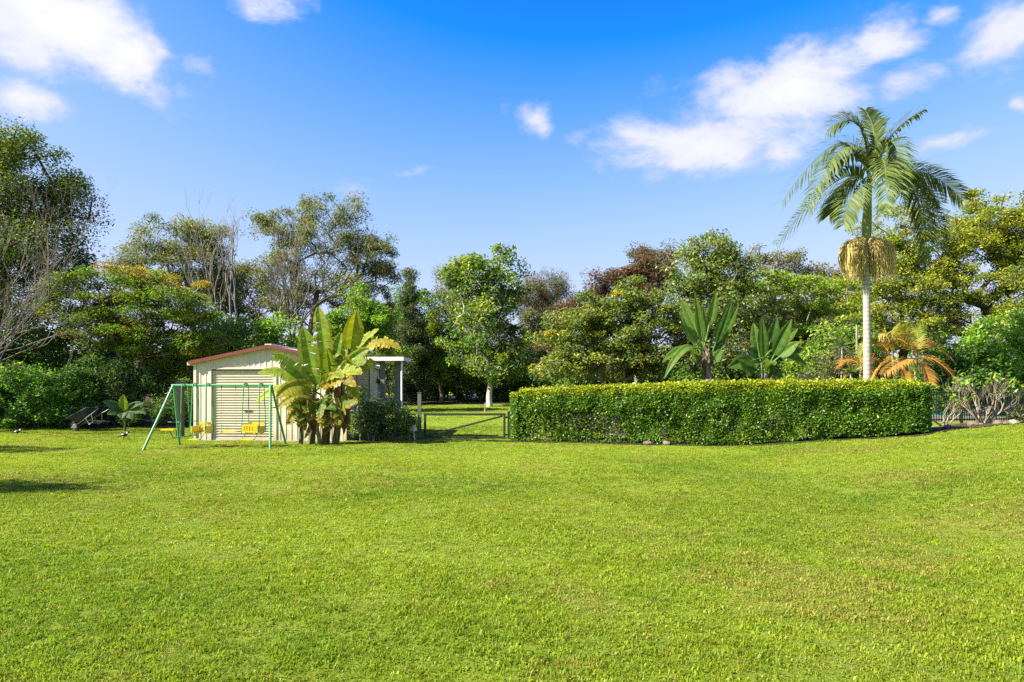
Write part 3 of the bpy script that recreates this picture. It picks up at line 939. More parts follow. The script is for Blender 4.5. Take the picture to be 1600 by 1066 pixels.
M['stone'] = rough_mat('field_stone', (.09, .07, .055), (.20, .15, .12), 5, .9, .7, bumpdist=.05)
M['stone_pale'] = rough_mat('pale_stone', (.16, .145, .12), (.32, .29, .24), 5, .9, .7, bumpdist=.05)
def build_stone(x, y, s, mat, seed, label, group=None):
    rng = np.random.default_rng(seed)
    import bmesh
    bm = bmesh.new(); bmesh.ops.create_icosphere(bm, subdivisions=2, radius=1)
    for k in range(9):
        nv = Vector(unit(rng.normal(size=3))); dd = rng.uniform(.55, .85)
        for v in bm.verts:
            e = v.co.dot(nv) - dd
            if e > 0: v.co -= nv * e
    for v in bm.verts: v.co = Vector((v.co.x * s * rng.uniform(.97, 1.03), v.co.y * s * .8, v.co.z * s * .62))
    me = bpy.data.meshes.new('stone'); bm.to_mesh(me); bm.free()
    o = link('edging_stone', me, M[mat]); o.location = (x, y, g1(x, y) + s * .28); o.rotation_euler = (0, 0, rng.uniform(0, 6))
    tag(o, label, 'stone', group)
for i, (xx, t) in enumerate(((1005, .36), (1043, .41))):
    p = hedge_pt(t, .62)
    build_stone(p[0], p[1], .17, 'stone', i, ('flat reddish stone', 'round reddish stone')[i] + ' lying at the foot of the clipped hedge', None)
for i in range(11):
    f = i / 10; x = 12.2 + 4.6 * f; y = 19.55 + 1.9 * f + .12 * math.sin(i * 2.1)
    build_stone(x, y, (.09, .15, .11, .18)[i % 4], 'stone_pale' if i > 6 else 'stone', 20 + i, 'rough edging stone between the lawn and the frangipani bed', 'stones edging the frangipani bed')

# ------------------------------------------------------------------ pool corner
def build_pool():
    z = g1(16, 25) + .05
    m, n, l = new_mat('pool_water')
    out = n.new('ShaderNodeOutputMaterial'); p = n.new('ShaderNodeBsdfPrincipled')
    p.inputs['Base Color'].default_value = (.10, .50, .50, 1); p.inputs['Roughness'].default_value = .15; p.inputs['Specular IOR Level'].default_value = .25
    nz = n.new('ShaderNodeTexNoise'); nz.inputs['Scale'].default_value = 3; b = n.new('ShaderNodeBump'); b.inputs['Strength'].default_value = .12
    l.new(nz.outputs[0], b.inputs['Height']); l.new(b.outputs[0], p.inputs['Normal']); l.new(p.outputs[0], out.inputs[0])
    x0, x1, y0, y1 = 14.0, 22.5, 23.4, 30.0
    w = MB(); w.box((x0, y0, z - .3), (x1, y1, z)); tag(w.build('pool_water', m), 'turquoise swimming pool water behind the black fence', 'water', kind='structure')
    root = thing('pool_coping', 'pale stone coping round the turquoise swimming pool', 'coping', (x0, y0, z))
    k = 0
    for a, bb, dx, dy in ((0, x1 - x0, 1, 0), (0, y1 - y0, 0, 1)):
        for off in (0, 1):
            L = bb; nn = int(L / .62)
            for i in range(nn):
                s = L * i / nn; e = L * (i + 1) / nn - .012
                if dx: lo, hi = (s, (y1 - y0) * off - .32 * (1 - off), -.2), (e, (y1 - y0) * off + .32 * off, .07)
                else: lo, hi = ((x1 - x0) * off - .32 * (1 - off), s, -.2), ((x1 - x0) * off + .32 * off, e, .07)
                MB().box(lo, hi).build('coping_stone', M['stone_pale'], root)
    # black tubular fence: posts, rails, bars
    fx0, fx1, fy0, fy1 = 12.2, 19.0, 21.4, 23.1
    ln = math.hypot(fx1 - fx0, fy1 - fy0); ang = math.atan2(fy1 - fy0, fx1 - fx0); gz0 = g1(14, 22)
    root = thing('pool_fence', 'black tubular steel pool fence in front of the turquoise water', 'fence', (fx0, fy0, gz0), ang)
    bar = MB().box((-.009, -.009, .08), (.009, .009, 1.06)).mesh('bar'); bar.materials.append(M['black'])
    for i in range(int(ln / .1)):
        o = bpy.data.objects.new('bar', bar); COL.objects.link(o); o.parent = root; o.location = (.05 + i * .1, 0, 0)
    for zz in (.14, 1.0): MB().box((0, -.02, zz - .02), (ln, .02, zz + .02)).build('rail', M['black'], root)
    for i in range(4):
        x = ln * i / 3; MB().box((x - .03, -.03, -.2), (x + .03, .03, 1.12)).build('post', M['black'], root)
    # grey paling fence beyond the pool
    root = thing('paling_fence', 'grey paling fence standing behind the swimming pool', 'fence', (13.0, 30.9, z - .1), math.radians(-6))
    gm = rough_mat('grey_paling', (.16, .18, .19), (.27, .29, .30), 8, .8, .3, (1, 1, .1))
    rng = random.Random(3)
    for i in range(62):
        MB().box((i * .19, -.012 + rng.uniform(-.006, .006), 0), (i * .19 + .178, .012, 1.1 + rng.uniform(-.02, .02))).build('paling', gm, root)
    for zz in (.25, .85): MB().box((0, .02, zz - .04), (62 * .19, .07, zz + .04)).build('rail', gm, root)
    for i in range(6): MB().box((i * 2.35 - .05, .07, -.2), (i * 2.35 + .05, .17, 1.15)).build('post', gm, root)
build_pool()

# ------------------------------------------------------------------ hedge
def build_hedge():
    rng = np.random.default_rng(77)
    from mathutils import noise as mn
    root = thing('clipped_hedge', 'long clipped hedge with yellow green new growth along its flat top', 'hedge', (HA[0], HA[1], 0))
    o = np.array((HA[0], HA[1], 0.0))
    N = 135000
    t = rng.random(N)
    # cross-section coordinates: s across (-1..1), h up (0..1); most leaves near the surface
    face = rng.choice(5, N, p=[.40, .20, .25, .15, 0])   # front, back, top, inside
    s = rng.uniform(-1, 1, N); h = rng.uniform(0, 1, N)
    dep = np.abs(rng.normal(size=N)) * .13
    s = np.where(face == 0, 1 - dep * 1.1, np.where(face == 1, -1 + dep * 1.1, s))
    h = np.where(face == 2, 1 - dep * .55, h)
    # rounded shoulders
    half = .56 * (1 - .22 * np.clip(h - .8, 0, 1) / .2 * 1)
    nz = np.array([mn.noise(Vector((a * 9.0, b * 1.2, c * 1.6))) for a, b, c in zip(t, s, h)])
    nz2 = np.array([mn.noise(Vector((a * 26.0, b * 2.5, c * 3.5 + 9))) for a, b, c in zip(t, s, h)])
    top = (1.60 + .24 * np.clip(t * 1.9, 0, 1)) + .05 * np.array([mn.noise(Vector((a * 22, b * 2, 5))) for a, b in zip(t, s)])
    w = s * half * (1 + .30 * nz + .28 * nz2)
    low = .02 + .12 * np.clip(nz2 + .2, 0, 1)
    z = low + (top - low) * h
    # ends are rounded
    XY = np.array([hedge_pt(a, 0) for a in t])
    gr = gz(XY[:, 0], XY[:, 1]); z = low + (top - gr - low) * h
    d = HB - HA; nrm = np.array((d[1], -d[0])) / np.linalg.norm(d); dd = d / np.linalg.norm(d)
    e0 = np.clip(.035 - t, 0, 1) / .035; e1 = np.clip(t - .955, 0, 1) / .045
    w = w * np.sqrt(np.clip(1 - np.maximum(e0, e1) ** 2 * .25, 0, 1))
    P = np.concatenate([XY + nrm * w[:, None], (z + gz(XY[:, 0], XY[:, 1]))[:, None]], 1)
    # thin patches: few leaves in the lower half, light shows through
    thin = (h < .62) & (h > .04) & (nz + .6 * nz2 > np.where(t < .4, .08, .2)) & (t < .8)
    keep = ~(thin & (rng.random(N) < .86))
    keep &= ~((h < .13) & (rng.random(N) < .35))
    keep &= rng.random(N) < np.where(t < .05, .9, 1)
    P, t, s, h, nz = P[keep], t[keep], s[keep], h[keep], nz[keep]
    # end caps
    n2 = 5000
    for end, sg in ((0., -1), (1., 1)):
        a = rng.uniform(-1, 1, n2); hh = rng.random(n2); q = hedge_pt(end, 0)
        off = np.sqrt(np.clip(1 - a * a, 0, 1)) * .34 * rng.uniform(-.1, 1.1, n2)
        xy = q + nrm * (a * .52)[:, None] + dd * (sg * off)[:, None]
        zz = gz(xy[:, 0], xy[:, 1]); zz = zz + .05 + hh * ((1.60 if end == 0 else 1.86) - zz - .05)
        P = np.concatenate([P, np.concatenate([xy, zz[:, None]], 1)]); s = np.concatenate([s, a]); h = np.concatenate([h, hh]); t = np.concatenate([t, np.full(n2, end)])
    # new growth standing above the clipped top
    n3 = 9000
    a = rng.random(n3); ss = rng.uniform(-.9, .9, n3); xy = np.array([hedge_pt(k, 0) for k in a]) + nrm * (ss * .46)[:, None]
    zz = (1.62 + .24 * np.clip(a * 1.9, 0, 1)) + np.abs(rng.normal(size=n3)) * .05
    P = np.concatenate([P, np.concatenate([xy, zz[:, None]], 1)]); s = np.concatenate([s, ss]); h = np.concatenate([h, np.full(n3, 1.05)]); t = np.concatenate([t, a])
    n = len(P)
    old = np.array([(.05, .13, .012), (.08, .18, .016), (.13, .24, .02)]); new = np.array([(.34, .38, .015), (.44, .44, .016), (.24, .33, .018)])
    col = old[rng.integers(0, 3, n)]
    pn = np.clip((h - .84) * 4.2, 0, .8) + .045  # yellow new growth, tinted brighter to carry the sunlit band along the top
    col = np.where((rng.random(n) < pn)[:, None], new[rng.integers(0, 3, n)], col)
    col = np.clip(col * (1 + .2 * rng.normal(size=(n, 1))), .005, .6)
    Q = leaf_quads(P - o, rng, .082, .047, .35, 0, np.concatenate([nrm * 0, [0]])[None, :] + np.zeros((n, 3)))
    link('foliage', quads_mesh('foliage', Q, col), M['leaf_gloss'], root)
    R = random.Random(9)
    for i in range(30):
        tt = min(.99, max(.01, .015 + i * .0333 + R.uniform(-.013, .013))); q = hedge_pt(tt, R.uniform(-.12, .12)); zb = g1(*q)
        mb = MB(); b = np.array((q[0], q[1], zb - .05)) - o
        for k in range(R.randint(2, 3)):
            a1 = np.array((R.uniform(-.08, .08), R.uniform(-.06, .06), .35)); a2 = a1 + np.array((R.uniform(-.2, .2), R.uniform(-.2, .2), .5)); a3 = a2 + np.array((R.uniform(-.15, .15), R.uniform(-.15, .15), .45))
            mb.tube([b, b + a1, b + a2, b + a3], [.034, .026, .018, .008], 6)
            for m_ in range(4):
                f = R.uniform(.3, 1); st = b + a1 + (a3 - a1) * f
                mb.tube([st, st + np.array((R.uniform(-.35, .35), R.uniform(-.35, .35), R.uniform(.05, .3)))], [.010, .004], 4)
        mb.build('stem', M['bark_grey'], root)
build_hedge()

# ------------------------------------------------------------------ broad leaves (banana, bird of paradise, elephant ear)
def broad_leaf(base, tip, width, rng, arch=.15, face=(0, -1, .35), tears=.3, green=(.09, .19, .015), edge=(.42, .30, .03), dry=.2, fold=.25, stalk=None, stalk_r=.02, hang=.25, segs=16, shape='banana'):
    base = np.array(base, float); tip = np.array(tip, float)
    L = np.linalg.norm(tip - base); ctrl = (base + tip) / 2 + np.array((0, 0, arch * L))
    ts = np.linspace(0, 1, segs + 1)
    mid = np.array([(1 - t) ** 2 * base + 2 * t * (1 - t) * ctrl + t * t * tip for t in ts])
    tan = unit(np.gradient(mid, axis=0))
    face = unit(np.array(face, float) + rng.normal(size=3) * .12)
    side = unit(np.cross(tan, face)); nrm = unit(np.cross(side, tan))
    if shape == 'banana': wd = width * .5 * np.clip(np.sin(math.pi * np.clip(ts * .94 + .05, 0, 1) ** .85), 0, 1) ** .55
    else: wd = width * .5 * np.sin(math.pi * np.clip(ts * .97 + .02, 0, 1) ** .7) ** .8
    mb = MB()
    green = np.array(green); edge = np.array(edge)
    def gcol(t, outer, k):
        f = dry * (1.5 if outer else .35) * (.35 + 1.3 * t) + (rng.normal() * .10)
        f = float(np.clip(f, 0, 1)); c = green * (1 - f) + edge * f
        if outer and f > .75 and rng.random() < .2: c = np.array((.24, .14, .04))
        return tuple(np.clip(c * (1 + .10 * rng.normal()), .01, .7))
    for sg in (-1, 1):
        cut = 0.0; droop = 0
        prev_e = None
        for i in range(segs):
            torn = rng.random() < tears
            if torn or prev_e is None:
                droop = -hang * rng.random() * (tears > 0); cut = rng.uniform(-.12, .02) if tears else 0
                e0 = mid[i] + side[i] * sg * wd[i] * (1 + cut) + nrm[i] * fold * wd[i] + np.array((0, 0, droop * wd[i])) + tan[i] * (.07 * wd[i] * rng.normal() if tears else 0)
            else: e0 = prev_e
            e1 = mid[i + 1] + side[i + 1] * sg * wd[i + 1] * (1 + cut) + nrm[i + 1] * fold * wd[i + 1] + np.array((0, 0, droop * wd[i + 1]))
            prev_e = e1
            m0 = mid[i] + (e0 - mid[i]) * .6 + nrm[i] * .06 * wd[i]; m1 = mid[i + 1] + (e1 - mid[i + 1]) * .6 + nrm[i + 1] * .06 * wd[i]
            mb.add([mid[i], mid[i + 1], m1, m0], [(0, 1, 2, 3)], gcol(ts[i], 0, i), True)
            mb.add([m0, m1, e1, e0], [(0, 1, 2, 3)], gcol(ts[i], 1, i), True)
    rib = tuple(np.clip(green * 1.7 + .04, 0, .6))
    pts = list(mid - nrm * .004)
    rr = list(np.linspace(stalk_r * .8, .004, len(pts)))
    if stalk is not None:
        st = np.array(stalk, float)
        pts = [st, (st + base) / 2 + (base - st) * .05 + np.array((0, 0, .03)), *pts]; rr = [stalk_r * 1.3, stalk_r, *rr]
    mb.tube(pts, rr, 5, rib, cap=False)
    return mb

def shift(mb, o):
    o = np.array(o, float)
    mb.v = [v - o for v in mb.v]; return mb

def build_banana():
    rng = np.random.default_rng(21); d = 21.2
    b = px(498, 687, d); b[2] = g1(b[0], b[1])
    root = thing('banana_plant', 'banana clump with torn yellow edged leaves in front of the shed', 'banana plant', b)
    # stems: base px, top px, depth offset
    for i, (x0, x1, y1, off, r) in enumerate(((486, 492, 590, 0, .10), (508, 515, 545, .25, .12), (524, 545, 545, .1, .10), (470, 468, 640, -.25, .06), (500, 498, 640, -.35, .055))):
        a = px(x0, 686, d + off); a[2] = g1(a[0], a[1]) - .05; t = px(x1, y1, d + off)
        m_ = (a + t) / 2 + rng.normal(size=3) * .03; mb = MB()
        mb.tube([a, a + (m_ - a) * .5, m_, t], [r * 1.15, r, r * .85, r * .5], 10)
        shift(mb, b).build('stem', rough_mat('banana_stem', (.05, .055, .02), (.17, .14, .05), 6, .7, .3, (1, 1, .2)), root)
    Y, G, K = (.50, .38, .03), (.13, .24, .015), (.20, .29, .015)
    # base px, tip px, width px, arch, tears, dry, depth base, depth tip, green, face
    LV = [((512,592),(497,479),27,.04,.55,.42,.0,.0,G,(0,-1,.2)), ((548,545),(556,487),30,.0,.12,.22,.1,-.1,(.20,.25,.015),(.2,-1,.1)),
          ((552,556),(592,514),15,.12,.4,.4,.2,.3,K,(0,-.6,.8)), ((566,548),(626,545),20,.30,.6,.85,.1,-.1,(.26,.24,.02),(0,-.8,.6)),
          ((491,600),(473,511),29,.03,.25,.16,-.2,-.3,G,(-.1,-1,.2)), ((486,602),(425,553),22,.10,.4,.25,-.3,-.6,G,(.3,-.8,.6)),
          ((485,606),(403,582),20,.16,.35,.28,-.3,-.5,G,(.1,-.7,.8)), ((487,608),(432,622),24,.34,.25,.5,-.4,-.9,(.20,.24,.015),(0,-.9,.5)),
          ((487,622),(432,640),16,.32,.6,.62,-.4,-.8,(.17,.2,.015),(0,-.9,.5)), ((478,612),(399,629),17,.30,.4,.5,-.2,-.3,K,(0,-.8,.6)),
          ((503,606),(556,604),20,.42,.5,.95,-.3,-.9,(.22,.18,.02),(0,-1,.3)), ((528,590),(577,545),24,.12,.35,.22,-.1,-.3,G,(-.2,-.9,.3)),
          ((519,588),(533,520),26,.03,.25,.2,.2,.3,G,(0,-1,.1)), ((531,580),(546,512),22,.02,.4,.3,.4,.7,K,(-.3,-1,.1)),
          ((515,598),(510,545),24,.05,.3,.2,-.4,-.6,K,(.1,-1,.3)), ((505,590),(512,500),20,.02,.5,.45,.5,.9,K,(.5,-.8,.1)),
          ((536,585),(572,566),22,.22,.4,.2,-.2,-.5,G,(0,-.9,.5)), ((536,600),(560,622),18,.25,.5,.5,-.2,-.5,G,(0,-1,.2)),
          ((470,640),(454,637),14,.25,.1,.05,-.3,-.6,(.06,.14,.015),(0,-.7,.7)), ((470,646),(455,657),15,.25,.1,.05,-.3,-.5,(.05,.12,.015),(0,-.8,.6)),
          ((498,642),(525,641),14,.3,.1,.05,-.4,-.6,(.06,.14,.015),(0,-.7,.7)), ((498,645),(481,628),16,.1,.1,.05,-.4,-.6,(.06,.14,.015),(0,-.9,.4)),
          ((499,640),(508,622),15,.1,.1,.05,-.4,-.5,(.07,.15,.015),(0,-.9,.4)), ((520,640),(536,650),15,.3,.3,.2,-.2,-.4,(.06,.14,.015),(0,-.8,.6))]
    for k in range(9):
        hx, hy = ((492, 606), (517, 596), (541, 588))[k % 3]; a_ = rng.uniform(-2.6, -.5); rr_ = rng.uniform(38, 66)
        LV.append(((hx + rng.uniform(-4, 4), hy - 4), (hx + rr_ * math.cos(a_), hy + rr_ * .75 * math.sin(a_) + 10), rng.uniform(20, 26), rng.uniform(.1, .3), .4, rng.uniform(.15, .5), rng.uniform(-.3, .3), rng.uniform(-.8, .9), [G, K, (.20, .25, .015)][k % 3], (rng.normal() * .3, -.9, .5)))
    for k in range(10):
        hx = (480, 505, 530)[k % 3]
        LV.append(((hx, rng.uniform(618, 640)), (hx + rng.uniform(-34, 34), rng.uniform(628, 672)), rng.uniform(16, 22), .22, .5, rng.uniform(.1, .8), -.2, rng.uniform(-.7, -.3), [(.07, .15, .015), (.11, .18, .02), (.09, .16, .02)][k % 3], (rng.normal() * .3, -1, .3)))
    for k in range(14):
        hx = (476, 492, 510, 530)[k % 4] + rng.uniform(-5, 5); y_ = rng.uniform(630, 652)
        LV.append(((hx, y_), (hx + rng.uniform(-24, 24), y_ + rng.uniform(18, 30)), rng.uniform(15, 22), .12, .6, rng.uniform(.1, 1.2), -.25, rng.uniform(-.65, -.3), [(.06, .13, .015), (.10, .10, .03), (.16, .11, .04)][k % 3], (rng.normal() * .4, -1, .2)))
    heads = [px(492, 612, d), px(515, 600, d + .2), px(540, 590, d + .1), px(468, 650, d - .25), px(499, 655, d - .35)]
    for (x0, y0), (x1, y1), w, ar, te, dr, ob, ot, gc, fc in LV:
        a = px(x0, y0, d + ob); t = px(x1, y1, d + ot)
        hd = min(heads, key=lambda h: np.linalg.norm((h - a) * np.array((1, 1, .6))))
        mb = broad_leaf(a, t, w * 1.12 / F * d, rng, ar + .09, fc, min(.9, te * 1.6), gc, Y, dr * .6, .22, hd, .022, .45, 22)
        shift(mb, b).build('leaf', M['leaf_big'], root)
    for i in range(34):   # dead sheaths hanging round the stems
        x = rng.uniform(474, 542); y = rng.uniform(598, 655)
        a = px(x, y, d - rng.uniform(.05, .3)); t = a + np.array((rng.normal() * .12, -.05, -rng.uniform(.4, .8)))
        t[2] = max(t[2], b[2] + .05)
        mb = broad_leaf(a, t, rng.uniform(.14, .28), rng, .02, (rng.normal() * .6, -1, 0), .5, [(.20, .12, .045), (.10, .08, .03), (.08, .12, .02)][i % 3], (.26, .17, .07), .5, .5, None, .012, segs=7)
        shift(mb, b).build('dead_leaf', M['leaf_big'], root)
build_banana()

def build_strelitzia(label, d, foot, head, tips, seed, tall):
    rng = np.random.default_rng(seed)
    b = px(foot[0], foot[1], d); b[2] = g1(b[0], b[1])
    root = thing('bird_of_paradise', label, 'plant', b, 0, 'giant birds of paradise behind the hedge')
    h = px(head[0], head[1], d)
    for k in range(3):
        o_ = np.array((rng.normal() * .12, rng.normal() * .15, 0))
        mb = MB(); mb.tube([b + o_ - (0, 0, .1), b + o_ * .8 + (h - b) * .5, h + o_ * .5 - (0, 0, .2 * k)], [.11, .10, .08], 9)
        shift(mb, b).build('stem', M['bark_grey'] if k else M['bark_dark'], root)
    for k in range(26):
        a = b + (h - b) * rng.uniform(.35, 1.0) + rng.normal(size=3) * np.array((.1, .1, .03)) + np.array((0, -.1, 0))
        t = a + np.array((rng.normal() * .2, -.1 + rng.normal() * .1, -rng.uniform(.2, .5)))
        shift(broad_leaf(a, t, .10, rng, .05, (rng.normal() * .5, -1, 0), .3, (.17, .12, .07), (.24, .18, .11), .4, .4, None, .01, segs=6), b).build('dead_sheath', M['leaf_big'], root)
    for (x, y, w, ar, off) in tips:
        t = px(x, y, d + off); hh = b + (h - b) * rng.uniform(.62, 1.0) + rng.normal(size=3) * .05; v = t - hh
        base = hh + v * (.40 if ar < .2 else .3) + np.array((0, 0, ar * np.linalg.norm(v) * .6))
        fc = (rng.normal() * .35, -1, .35 + .3 * (ar > .2))
        gc = [(.05, .13, .02), (.07, .16, .02), (.10, .19, .025)][rng.integers(0, 3)]
        mb = broad_leaf(base, t, w / F * d, rng, ar + .03, fc, .16, gc, (.25, .26, .04), .12, .28, hh, .03, .2, 14, 'paddle')
        shift(mb, b).build('leaf', M['leaf_big'], root)
build_strelitzia('tall bird of paradise plant with fanned upright paddle leaves on a shaggy stem', 25.5, (1108, 668), (1103, 540),
    [(1064,468,17,.02,.2),(1086,460,14,.0,-.3),(1119,455,17,.0,.2),(1144,467,19,.02,-.3),(1155,474,15,.03,.4),(1063,487,16,.03,.5),(1064,507,20,.03,-.4),
     (1035,567,18,.35,-.5),(1038,592,15,.35,-.7),(1128,545,17,.05,-.4),(1136,520,15,.05,.6),(1098,478,15,.0,.8),(1077,545,16,.1,-.6)], 31, True)
build_strelitzia('lower bird of paradise plant with broad dark leaves crowding just above the hedge', 25.2, (1192, 668), (1196, 560),
    [(1177,505,20,.0,.2),(1190,495,19,.0,-.2),(1214,495,19,.0,.2),(1237,498,20,.02,-.3),(1247,513,18,.03,.2),(1249,534,20,.06,-.4),(1254,546,20,.1,.3),(1266,580,18,.3,-.3),
     (1166,545,18,.08,-.3),(1138,575,26,.05,-.6),(1154,562,26,.05,-.7),(1196,560,22,.0,-.8),(1214,568,20,.3,-.6),(1160,590,18,.3,-.4),(1228,596,16,.3,-.6)], 32, False)

def build_ear():
    rng = np.random.default_rng(8); d = 27.0
    b = px(195, 660, d); b[2] = g1(b[0], d)
    root = thing('elephant_ear_plant', 'elephant ear plant with one upright leaf tinted as if backlit beside the wheelbarrow', 'plant', b)
    hd = b + np.array((0, 0, .25))
    for (x0, y0), (x1, y1), w, ar, g in (((194, 640), (193, 616), 19, .0, (.20, .30, .02)), ((189, 640), (160, 627), 14, .12, (.04, .10, .03)), ((199, 638), (224, 630), 11, .1, (.04, .10, .03)),  # first leaf far lighter: its backlit glow is put into the colour
                              ((200, 641), (228, 646), 13, .15, (.05, .12, .03)), ((188, 644), (167, 648), 13, .2, (.04, .10, .02)), ((192, 645), (190, 655), 15, .2, (.05, .12, .03)), ((197, 645), (208, 656), 13, .2, (.04, .1, .02))):
        mb = broad_leaf(px(x0, y0, d - .1), px(x1, y1, d - .3), w / F * d, rng, ar, (0, -1, .3), 0, g, (.2, .25, .03), .05, .15, hd, .015, 0, 10, 'oval')
        shift(mb, b).build('leaf', M['leaf_big'], root)
    mb = MB(); mb.tube([b - (0, 0, .1), hd], [.06, .04], 7); shift(mb, b).build('stem', M['bark_dark'], root)
build_ear()

# ------------------------------------------------------------------ palms
def frond_mesh(p0, p1, p2, rng, leaflet=.75, n=46, wid=.032, col=(.06, .12, .02), col2=(.14, .19, .03), hang=.6, flat=None, rach=.028):
    """p0 base, p1 mid, p2 tip of the rachis"""
    p0, p1, p2 = (np.array(p, float) for p in (p0, p1, p2))
    c = 2 * p1 - (p0 + p2) / 2
    cu = lambda t: (1 - t) ** 2 * p0 + 2 * t * (1 - t) * c + t * t * p2
    mb = MB()
    ts = np.linspace(0, 1, 14); pts = np.array([cu(t) for t in ts])
    mb.tube(pts, np.linspace(rach, .005, 14), 5, tuple(np.array(col2) * 1.3), cap=False)
    tw = rng.choice((-1, 1)) * rng.uniform(.45, 1.15) if abs(p2[0] - p0[0]) > 1.2 * abs(p2[1] - p0[1]) else rng.uniform(-.5, .5)
    for sg in (-1, 1):
        for i in range(n):
            t = .12 + .88 * (i + rng.uniform(-.3, .3)) / n; t = min(max(t, .1), .995)
            p = cu(t); tn = unit(cu(min(t + .01, 1)) - cu(t - .01))
            up = np.array((0, 0, 1.)); sd = np.cross(tn, up)
            sd = unit(sd) if np.linalg.norm(sd) > .15 else np.array((1., 0, 0))
            nr = unit(np.cross(sd, tn)); sd = unit(sd * math.cos(tw) + nr * math.sin(tw) )
            L = leaflet * (.42 + .58 * math.sin(math.pi * min(1, t * .9 + .08)) ** .7) * rng.uniform(.8, 1.12)
            dr = unit(sd * sg * .9 + tn * (.55 + .5 * t) + nr * .28 + rng.normal(size=3) * .08)
            hg = hang * rng.uniform(.6, 1.4)
            q1 = p + dr * L * .45 + np.array((0, 0, -.10 * hg * L)); q2 = p + dr * L * .85 + np.array((0, 0, -.55 * hg * L)); 
            q1 = q1; wv = unit(np.cross(dr, nr)) * wid * .5
            cc = np.array(col) + (np.array(col2) - np.array(col)) * rng.random(); cc = tuple(np.clip(cc * (1 + .15 * rng.normal()), .01, .6))
            mb.add([p - wv * .5, p + wv * .5, q1 + wv, q1 - wv, q2], [(0, 1, 2, 3), (3, 2, 4)], cc)
    return mb

def ring_bark(name, c1, c2, pitch):
    m, n, l = new_mat(name)
    out = n.new('ShaderNodeOutputMaterial'); p = n.new('ShaderNodeBsdfPrincipled'); p.inputs['Roughness'].default_value = .8
    tc = n.new('ShaderNodeTexCoord'); w = n.new('ShaderNodeTexWave'); w.bands_direction = 'Z'; w.wave_profile = 'SAW'
    w.inputs['Scale'].default_value = .314 / pitch; w.inputs['Distortion'].default_value = .8; w.inputs['Detail'].default_value = 2
    nz = n.new('ShaderNodeTexNoise'); nz.inputs['Scale'].default_value = 5; nz.inputs['Detail'].default_value = 6
    l.new(tc.outputs['Object'], w.inputs[0]); l.new(tc.outputs['Object'], nz.inputs[0])
    r = n.new('ShaderNodeValToRGB'); r.color_ramp.elements[0].color = (*c1, 1); r.color_ramp.elements[1].color = (*c2, 1)
    r.color_ramp.elements[0].position = .05; r.color_ramp.elements[1].position = .3
    mx = n.new('ShaderNodeMix'); mx.data_type = 'RGBA'; mx.blend_type = 'MULTIPLY'; mx.inputs['Factor'].default_value = .55
    l.new(w.outputs[0], r.inputs[0]); l.new(r.outputs[0], mx.inputs['A']); l.new(nz.outputs[0], mx.inputs['B'])
    b = n.new('ShaderNodeBump'); b.inputs['Strength'].default_value = .4; b.inputs['Distance'].default_value = .02
    l.new(w.outputs[0], b.inputs['Height']); l.new(b.outputs[0], p.inputs['Normal'])
    l.new(mx.outputs['Result'], p.inputs['Base Color']); l.new(p.outputs[0], out.inputs[0]); return m

